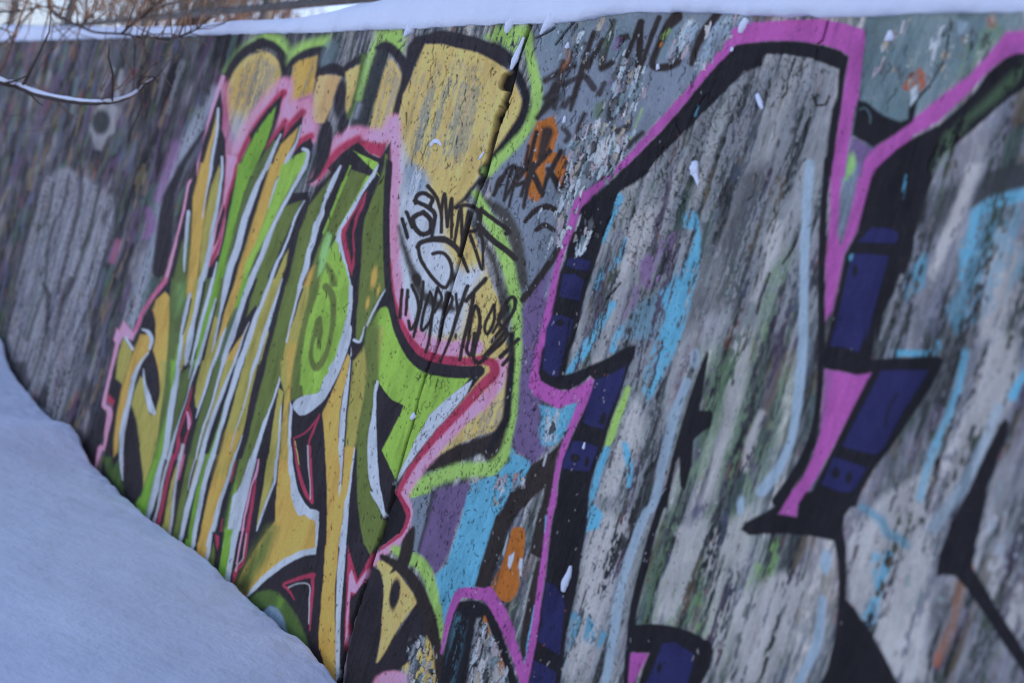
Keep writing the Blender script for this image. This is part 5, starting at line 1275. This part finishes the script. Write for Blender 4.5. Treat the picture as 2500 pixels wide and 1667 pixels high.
# lower limit: the frame's bottom edge or the snow
bx = np.linspace(-800, 3400, 400)
bu, bv = to_wall(bx, np.full(400, 1700.0))
okb = (bu > -14) & (bu < 6) & (np.abs(bv) < 8)
o_ = np.argsort(bu[okb])
vl = np.maximum(np.interp(us, bu[okb][o_], bv[okb][o_]), snow_line(us) - .07)
fine = Patch(us, vt, vl, NR)
fine.paint()
fine.wear()
fine.flakes()
detail(fine, np.random.default_rng(21))

panels = []
PANELS = ("wall panel left of the upright joint, with green and yellow lettering", "wall panel right of the upright joint, with purple outlined lettering")
PARTS = dict(w=("panel_face", None), t=("graffiti_tag", "faded grey bubble letters at the far left end"),
             c=("graffiti_cloud", "pale yellow bubble shapes with black rim and lime halo"),
             g=("graffiti_lettering", "green, yellow and white striped lettering with crimson edges"),
             m=("handwritten_tag", "two lines of thin black handwriting on white ground"),
             s=("handwritten_tag", "worn black handwriting on bare grey ground"),
             p=("graffiti_lettering", "letter with magenta outline, black rim and navy blocks"),
             q=("graffiti_lettering", "rightmost letter with magenta outline and navy blocks, cut by the frame"))
split_build(fine, PANELS, parts=PARTS)
pa, pb = panels

# the rest of the face: beyond the frame on both sides and below it
def coarse(us_, vt_, vl_, nr, par, nm):
    p = Patch(us_, vt_, vl_, nr); p.paint(); p.wear()
    V = np.stack([p.u, -p.h, p.v], -1).reshape(-1, 3)
    return mesh_np(nm, V, p.grid_faces(), MAT_PAINT, par, colors=np.clip(p.col, .004, .9).reshape(-1, 3))
ul = np.linspace(U_LEFT, us[0], 160); coarse(ul, v_top(ul), np.full(160, -.1), 120, pa, "panel_face")
ur = np.linspace(us[-1], U_RIGHT, 200); coarse(ur, v_top(ur), np.full(200, -.1), 160, pb, "panel_face")
k_ = vl > -.09
um_ = us[k_][::4]
jsplit = joint_u(.3)
for nm, sel, par in (("panel_face", um_ <= jsplit, pa), ("panel_face", um_ > jsplit, pb)):
    uu = um_[sel]
    if len(uu) > 3:
        uu = np.linspace(uu[0], max(uu[-1], jsplit) if par is pa else uu[-1], len(uu))
        coarse(uu, np.interp(uu, us, vl), np.full(len(uu), -.1), 120, par, nm)
# body behind the face, with the broken top edge
nb = 500
ub = np.linspace(U_LEFT, U_RIGHT, nb); tb = v_top(ub)
prof = [(.03, -.4, 0), (.03, -.012, 1), (.05, -.004, 1), (.30, -.004, 1), (.33, -.02, 1), (.33, -.4, 0)]
V = np.array([[(u, y, (t + dz) if rel else dz) for (y, dz, rel) in prof] for u, t in zip(ub, tb)]).reshape(-1, 3)
nprof = len(prof)
Q = [(i * nprof + j, i * nprof + j + 1, (i + 1) * nprof + j + 1, (i + 1) * nprof + j) for i in range(nb - 1) for j in range(nprof - 1)]
mesh_np("wall_core", V, Q, MAT_CORE, wall)
# lip joining the painted face to the body at the top
ulip = np.concatenate([ul, us, ur]); tl_ = v_top(ulip)
V = np.concatenate([np.stack([ulip, np.full_like(ulip, .0), tl_], 1), np.stack([ulip, np.full_like(ulip, .055), tl_ - .002], 1)])
n = len(ulip)
mesh_np("wall_edge", V, [(i, i + 1, n + i + 1, n + i) for i in range(n - 1)], MAT_CORE, wall)

# ------------------------------------------------------------------ snow on the ground, in front of the wall and out to the horizon
def ground_z(x, y):
    x = np.asarray(x, float); y = np.asarray(y, float)
    sm = sum(snow_line(x + d) for d in (-.5, -.25, 0, .25, .5)) / 5
    near = sstep(y, -.7, -.08)
    z = sm * (1 - near) + snow_line(x) * near
    z = z * sstep(y, -6, -1.2) + .05 * (1 - sstep(y, -6, -1.2))
    far = 1 - sstep(-y, 1.0, 3.0)
    z = z + .06 * (fbm(x * .9, y * .9, 3, 5) - .5) * sstep(-y, .05, .8) + .022 * (fbm(x * 4, y * 3.4, 4, 15) - .5) * sstep(-y, .03, .3) + .022 * (fbm(x * 14, y * 10, 3, 17) - .5) * sstep(y, -.35, -.06)
    z = z + .6 * (fbm(x * .05, y * .05, 3, 25) - .5) * sstep(np.hypot(x + 3, y + 3), 12, 60)
    z = np.where(y > -.06, z - .16 * ((y + .06) / .07) ** 2, z)
    return np.where(y > .3, -.1, z)
gx = np.concatenate([-np.geomspace(600, 14.2, 30), np.arange(-14, -8, .05), np.arange(-8, -1.5, .02), np.arange(-1.5, 4, .06), np.geomspace(4.2, 600, 34)])
gy = np.concatenate([-np.geomspace(600, 6.1, 36), np.arange(-6, -2.6, .1), np.arange(-2.6, -.3, .03), np.arange(-.3, -.1, .015), np.arange(-.1, .016, .0075), [.05, .3]])
GX, GY = np.meshgrid(gx, gy, indexing="ij")
GZ = ground_z(GX, GY)
nx, ny = GX.shape
a = (np.arange(nx - 1)[:, None] * ny + np.arange(ny - 1)[None, :]).reshape(-1)
Q = np.stack([a, a + ny, a + ny + 1, a + 1], 1)
g = mesh_np("snow_ground", np.stack([GX, GY, GZ], -1).reshape(-1, 3), Q, MAT_SNOW, smooth=True)
tag(g, kind="structure")

# raised snowy ground behind the wall
ex = np.concatenate([-np.geomspace(500, 16, 20), np.arange(-15.5, 4, .25), np.geomspace(4.2, 500, 20)])
ey = np.concatenate([np.arange(.33, 6, .18), np.geomspace(6.2, 500, 24)])
EX, EY = np.meshgrid(ex, ey, indexing="ij")
EZ = np.interp(EX, _tu, _tv) - .12 + .05 * np.clip(EY - 1.2, 0, 30) * .25 + .08 * (fbm(EX * .7, EY * .7, 3, 44) - .5) + 3.0 * sstep(EY, 40, 300) * fbm(EX * .02, EY * .02, 3, 77)
nx, ny = EX.shape
a = (np.arange(nx - 1)[:, None] * ny + np.arange(ny - 1)[None, :]).reshape(-1)
tag(mesh_np("snow_embankment", np.stack([EX, EY, EZ], -1).reshape(-1, 3), np.stack([a, a + ny, a + ny + 1, a + 1], 1), MAT_SNOW, smooth=True), kind="structure")

# ------------------------------------------------------------------ snow lying along the wall top
CAPT = np.array([(-60, 50), (0, 48), (100, 50), (230, 53), (356, 55), (466, 51), (510, 49), (548, 39), (576, 36), (617, 38), (669, 34), (723, 29), (765, 20), (819, 5), (860, -10), (1000, -50), (1250, -80), (2600, -160)], float)
_cu, _cv = to_wall(CAPT[:, 0], CAPT[:, 1], .03)
def cap_h(u):
    return np.maximum(np.interp(u, _cu, _cv) - np.interp(u, _tu, _tv), .04)
uc = np.concatenate([np.linspace(U_LEFT, -8.5, 120), np.linspace(-8.4, -1.0, 900), np.linspace(-.99, U_RIGHT, 380)])
tc_, hc = v_top(uc), cap_h(uc)
hc = hc + .012 * (fbm(uc * 3, uc * 0, 3, 9) - .5)
over = .004 + .012 * vnoise(uc * 6, 1.5, 3) + .010 * sstep(vnoise(uc * 14, 8.5, 6), .6, .9)          # front edge hangs out and down a little
drop = .004 + .010 * (fbm(uc * 16, uc * 0 + 4, 3, 19) - .4)
rows = []
for k, (yy, zz) in enumerate(((.02, .0), (.0, .0), (-1, -1), (-1.2, .12), (-1.0, .30), (-.2, .55), (.05, .78), (.12, .93), (.2, 1.0), (.28, 1.0), (.36, .9), (.42, .2))):
    if k == 2: y, z = -over, tc_ - drop
    elif k == 0: y, z = np.full_like(uc, .03), tc_ - .003
    elif k == 1: y, z = np.full_like(uc, -.002), tc_ - drop - .001
    else:
        y = np.where(yy < 0, over * yy, yy) * np.ones_like(uc); z = tc_ + hc * zz
        if 3 <= k <= 6: z = z + .006 * (fbm(uc * 10, uc * 0 + k * .7, 3, 29) - .5); y = y + .008 * (fbm(uc * 7, uc * 0 + k * .5, 3, 39) - .5)
    rows.append(np.stack([uc, y, z], 1))
V = np.stack(rows, 1).reshape(-1, 3); nr_ = len(rows); n = len(uc)
Q = [(i * nr_ + j, (i + 1) * nr_ + j, (i + 1) * nr_ + j + 1, i * nr_ + j + 1) for i in range(n - 1) for j in range(nr_ - 1)]
tag(mesh_np("snow_drift", V, Q, MAT_SNOW, smooth=True), "thick smooth snow lying along the top of the wall", "snow")

# ------------------------------------------------------------------ lumps of snow caught on the wall face
def clump(path, wpx, label, thick=1.0, seed=0):
    P = catmull(pts_of(path), 4)
    W = np.interp(np.linspace(0, 1, len(P)), np.linspace(0, 1, len(wpx)), wpx) / 3.55 / 2
    u, v = to_wall(P[:, 0], P[:, 1])
    zc = fwd[0] * (u - CAM[0]) + fwd[1] * DIST
    r = W * zc / FPX
    rs = np.random.default_rng(seed)
    C = np.stack([u, np.zeros_like(u), v], 1)
    T = np.gradient(C, axis=0); T /= np.linalg.norm(T, axis=1)[:, None] + 1e-9
    N = np.array([0, -1.0, 0]); S = np.cross(T, N)
    V = []; seg = 12
    C = np.vstack([C[0] - T[0] * r[0] * .45, C, C[-1] + T[-1] * r[-1] * .45]); S = np.vstack([S[0], S, S[-1]]); r = np.concatenate([[r[0] * .3], r, [r[-1] * .3]])
    for i in range(len(C)):
        for k in range(seg):
            a_ = 2 * math.pi * k / seg
            q = 1 + .16 * (rs.random() - .5)
            V.append(C[i] + S[i] * math.cos(a_) * r[i] * 1.25 * q + N * (math.sin(a_) * r[i] * 1.1 * thick * q + .003))
    n_ = len(C)
    Q = [(i * seg + k, i * seg + (k + 1) % seg, (i + 1) * seg + (k + 1) % seg, (i + 1) * seg + k) for i in range(n_ - 1) for k in range(seg)]
    o = V[0] * 0
    base = len(V); V.append(C[0]); V.append(C[-1])
    Q += [(base, k, (k + 1) % seg, (k + 1) % seg) for k in range(0)]
    o = mesh_np("snow_clump", np.array(V), Q, MAT_SNOW, smooth=True)
    for cap_, ring in ((base, 0), (base + 1, n_ - 1)):
        pass
    tag(o, label, "snow", "clumps of snow stuck to the wall")
clump("20: 200,170 165,230 140,290", [70, 90, 50], "tongue of snow hanging from the cap left of the wall joint", .7, 1)
clump("20: 560,170 500,230 440,310", [120, 80, 20], "pointed snow tongue hanging from the cap right of the wall joint", .7, 2)
clump("20: 295,340 260,430 215,540 180,620", [26, 44, 70, 30], "long strip of snow lodged in the wall joint near its top", .6, 3)
clump("20: 690,385 680,430", [20, 46], "small snow lump on a dark stain beside the upper joint", .8, 4)
clump("20: 2280,185 2245,240 2220,295", [60, 66, 40], "snow lump lying on the top left corner of the magenta outline", .8, 5)
clump("30: 1262,260 1255,330", [30, 80], "small snow lump on the blue grey patch near the wall top", .8, 6)
clump("10: 1655,1300 1680,1265 1720,1265 1748,1300", [30, 34, 30, 16], "hook shaped snow scrap on the big yellow bubble", .7, 7)
clump("12: 1480,810 1510,775", [36, 50], "white snow dab on the lime green paint beside the joint", .7, 8)
clump("23: 657,610 640,680 610,750 595,815", [24, 50, 66, 36], "elongated snow lump on the lower black and navy column", .9, 9)
clump("20: 1820,1450 1815,1550", [60, 76], "snow lump on rough grey concrete under the black diagonal", .8, 10)
clump("21: 1800,20 1825,100 1845,190", [70, 50, 16], "snow trickling down a dark crack below the black diagonal", .6, 11)
clump("30: 170,780 195,850 212,895", [34, 40, 22], "narrow snow sliver in a crack inside the first letter", .7, 12)
clump("20: 1487,580 1490,620", [24, 34], "tiny snow lump at the foot of the black letter C", .8, 13)
clump("10: 2130,1352 2100,1400 2080,1425", [12, 26, 14], "thin snow scrap on the lower right of the yellow bubble", .7, 14)
clump("10: 1490,240 1450,280 1415,330", [110, 70, 20], "snow tongue hanging from the cap over the black arch", .7, 15)
clump("22: 838,1022 825,1075", [16, 28], "tiny snow dab on the navy block at mid height", .7, 16)
clump("20: 660,1040 652,1095", [18, 34], "small snow lump beside the orange paint patch", .8, 17)
clump("20: 2150,430 2145,460", [24, 30], "small snow dab at the inner edge of the magenta outline", .7, 18)

# ------------------------------------------------------------------ bare branches in front of the wall's far end
def tube(V, Q, P, R, seg=6):
    P = np.asarray(P, float); R = np.asarray(R, float)
    T = np.gradient(P, axis=0); T /= np.linalg.norm(T, axis=1)[:, None] + 1e-9
    ref = np.array([.3, .9, .2]); b0 = len(V)
    for i in range(len(P)):
        a_ = np.cross(T[i], ref); a_ /= np.linalg.norm(a_) + 1e-9
        b_ = np.cross(T[i], a_)
        for k in range(seg):
            t = 2 * math.pi * k / seg
            V.append(P[i] + R[i] * (math.cos(t) * a_ + math.sin(t) * b_))
    for i in range(len(P) - 1):
        for k in range(seg):
            Q.append((b0 + i * seg + k, b0 + i * seg + (k + 1) % seg, b0 + (i + 1) * seg + (k + 1) % seg, b0 + (i + 1) * seg + k))
def branch_pts(path, y0, y1, wid):
    P = catmull(pts_of(path), 4)
    ys = np.linspace(y0, y1, len(P))
    out = np.array([np.array(at(p[0], p[1], y)) for p, y in zip(P, ys)])
    z = np.array([fwd @ (o - CAM) for o in out])
    W = np.interp(np.linspace(0, 1, len(P)), np.linspace(0, 1, len(wid)), wid) / 3.647 / 2 * z / FPX
    return out, W
def twigs(V, Q, base, R, rs, n, L):
    for k in range(n):
        i = rs.integers(1, len(base) - 1)
        d = base[min(i + 1, len(base) - 1)] - base[i - 1]; d /= np.linalg.norm(d) + 1e-9
        d = d * .6 + rs.normal(0, .55, 3) * np.array([1, .5, 1]) + np.array([0, 0, .35]); d /= np.linalg.norm(d)
        l = L * rs.uniform(.4, 1.2)
        pts = [base[i]]
        for j in range(4):
            d = d + rs.normal(0, .16, 3); d /= np.linalg.norm(d)
            q = pts[-1] + d * l / 4
            q[1] = min(q[1], -.03)
            pts.append(q)
        tube(V, Q, pts, np.linspace(min(R[i] * .6, .008), .002, 5), 4)
# snow-laden bough
bough = empty("snowy_bough", at(-60, 190, -.9))
def child(nm, V, Q, mat, par):
    o = mesh_np(nm, np.array(V) - np.array(par.location), Q, mat, par, smooth=True)
    return o
tag(bough, "sagging dark bough with snow along its upper side, crossing the wall's far end", "branch")
bp_, bw_ = branch_pts("00: -260,640 0,735 150,775 330,845 560,895 750,920 930,920 1050,900 1180,850 1260,775 1340,720 1390,705", -1.0, -.25, [52, 50, 46, 40, 34, 26, 16])
bw_ = bw_ * 1.2
V, Q = [], []; tube(V, Q, bp_, bw_ * .72, 8)
rs = np.random.default_rng(3)
sb, sw = branch_pts("00: 1190,845 1270,700 1380,690 1400,740", -.32, -.2, [20, 14, 8]); tube(V, Q, sb, sw, 5)
twigs(V, Q, bp_, bw_, rs, 9, .35)
child("bough_wood", V, Q, MAT_BARK, bough)
V, Q = [], []
sn = bp_.copy(); sn[:, 2] += bw_ * .80
sr = bw_ * .72 * (.85 + .35 * rs.random(len(bw_))); sr[-9:] *= .4
tube(V, Q, sn, sr, 9)
child("snow_layer", V, Q, MAT_SNOW, bough)
# sapling stems: each branch hangs together in one bare shrub
def shrub(name, stems, label, mat, n_tw, L, seed, foot):
    e = empty(name, foot)
    tag(e, label, "shrub")
    rs = np.random.default_rng(seed)
    V, Q = [], []; V2, Q2 = [], []
    for path, y0, y1, w in stems:
        p_, w_ = branch_pts(path, y0, y1, w)
        tube(V, Q, p_, w_, 6)
        twigs(V2, Q2, p_, w_, rs, n_tw, L)
    child("stem", V, Q, mat, e)
    if V2: child("twigs", V2, Q2, MAT_TWIG if seed % 2 else mat, e)["kind"] = "stuff"
shrub("bare_shrub", [("00: 270,-160 240,0 160,220 110,380 40,560 -30,700 -120,1000 -160,1500", -.55, -.7, [20, 26, 32, 40])],
      "upright orange brown sapling stem at the left edge", MAT_TWIG, 9, .4, 5, tuple(at(-60, 900, -.7)))
shrub("bare_shrub", [("00: 430,-120 440,0 470,100 600,190 720,240 850,290 1080,305 1190,330 1200,450 1185,820", -.35, -.3, [44, 36, 22, 20, 14]),
                     ("00: 470,100 380,60 250,90 120,110 -60,100", -.35, -.6, [24, 16, 12]),
                     ("00: 720,240 800,150 900,60 960,-40", -.35, -.2, [18, 12, 8]),
                     ("00: 1080,305 1200,200 1350,80 1480,-20", -.33, -.25, [24, 22, 14]),
                     ("00: 1180,330 1330,330 1480,350 1700,290 1860,170", -.3, -.2, [30, 20, 18, 12])],
      "dark bare shrub arching over the snow at the far end of the wall", MAT_BARK, 24, .5, 9, tuple(at(430, -120, -.35)))
shrub("bare_shrub", [("00: 1040,360 1100,480 1150,600 1190,700", -.2, -.2, [8, 14, 12]), ("00: 990,620 940,740 880,860 800,1100", -.22, -.2, [16, 12, 6]),
                     ("00: 470,160 465,260 450,380", -.4, -.4, [10, 14, 8]), ("00: 640,240 560,320 380,560 200,900", -.4, -.3, [10, 12, 6]), ("00: 20,980 60,1200 40,1400", -.5, -.4, [10, 8, 6])],
      "thin pale twigs hanging against the far end of the wall", MAT_TWIG, 7, .3, 11, tuple(at(640, 240, -.4)))

# ------------------------------------------------------------------ chain link fence and bare growth behind the wall
fence = empty("chain_link_fence", (-5, 1.0, 2.2))
tag(fence, "chain link fence with dark posts standing behind the snowy wall", "fence")
FY = .5
_fa, _fb = at(356, 43, FY), at(806, 1, FY)
def fz(x): return _fa.z + (_fb.z - _fa.z) * (x - _fa.x) / (_fb.x - _fa.x)
V, Q = [], []
x0f, x1f, hf, pit = -15.0, 1.5, 1.9, .095
k = x0f - hf
while k < x1f:
    for sgn, yy in ((1, FY), (-1, FY + .006)):
        xa = k if sgn > 0 else k + hf
        pts = [(xa, yy, fz(xa)), (xa + sgn * hf, yy, fz(xa + sgn * hf) + hf)]
        tube(V, Q, pts, [.003, .003], 4)
    k += pit
o = child("wire_mesh", V, Q, MAT_WIRE, fence); o["kind"] = "stuff"
xp = at(634, 15, FY).x
for x in xp + 2.2 * np.arange(-4, 4):
    V, Q = [], []
    tube(V, Q, [(x, FY + .05, fz(x) - .6), (x, FY + .05, fz(x) + 1), (x + .01, FY + .05, fz(x) + hf + .1)], [.036, .036, .036], 10)
    child("post", V, Q, MAT_POST, fence)
for z in (.0, hf):
    V, Q = [], []
    xs = np.linspace(x0f, x1f, 30)
    tube(V, Q, [(x, FY + .02, fz(x) + z) for x in xs], np.full(30, .021), 8)
    child("rail", V, Q, MAT_POST, fence)
def bare_tree(x, y, h, seed, label, group, lean=0.0, r0=.06):
    e = empty("bare_tree", (x, y, float(np.interp(x, _tu, _tv)) - .15))
    tag(e, label, "tree", group)
    rs = np.random.default_rng(seed)
    V, Q = [], []; V2, Q2 = [], []
    base = np.array(e.location)
    def grow(p, d, L, r, lv):
        pts = [p]; n_ = 5
        for j in range(n_):
            d = d + rs.normal(0, .10 + .03 * lv, 3) + np.array([0, 0, .03]); d /= np.linalg.norm(d)
            pts.append(pts[-1] + d * L / n_)
        R = np.linspace(r, r * .55, n_ + 1)
        tube(V if lv < 2 else V2, Q if lv < 2 else Q2, pts, R, 6 if lv < 2 else 4)
        if lv >= 4: return
        for c in range((5, 5, 4, 3)[lv] + (1 if r0 < .05 else 0)):
            i = rs.integers(2 if lv == 0 else 1, n_ + 1)
            nd = d + rs.normal(0, .62, 3); nd[2] = abs(nd[2]) * .8 + .1; nd /= np.linalg.norm(nd)
            grow(pts[i], nd, L * rs.uniform(.5, .75), R[i] * .6, lv + 1)
    for s_ in range(rs.integers(1, 4)):
        grow(base + rs.normal(0, .12, 3) * (1, 1, 0), np.array([lean + rs.normal(0, .15), rs.normal(0, .1), 1.0]), h * .45, r0, 0)
    child("trunk", V, Q, MAT_BARK, e)
    child("crown", V2, Q2, MAT_TWIG, e)["kind"] = "stuff"
spots = [(-20.5, 1.2, 3.2, .03, "low bare bush behind the wall at the picture's left edge"),
         (-14.2, 1.5, 3.0, .03, "low bare bush behind the wall, second from the left edge"),
         (-16.5, 2.4, 3.4, .03, "low bare bush behind the wall, third from the left edge"),
         (-12.2, 1.6, 3.0, .03, "low bare bush behind the wall, fourth from the left edge"),
         (-10.5, 1.2, 2.6, .03, "low bare bush where the clear stretch of fence begins"),
         (-28.0, 7.0, 6.0, .07, "distant bare tree seen between the low bushes behind the fence"),
         (-20.0, 5.5, 5.2, .06, "distant bare tree seen through the fence beside its post"),
         (-10.4, 2.2, 3.0, .03, "bare bush behind the fence right of its post, by the rising snow")]
for i, (x, y, h, r_, lb) in enumerate(spots):
    bare_tree(x, y, h, 40 + i, lb, "bare bushes and trees behind the fence", 0, r_)
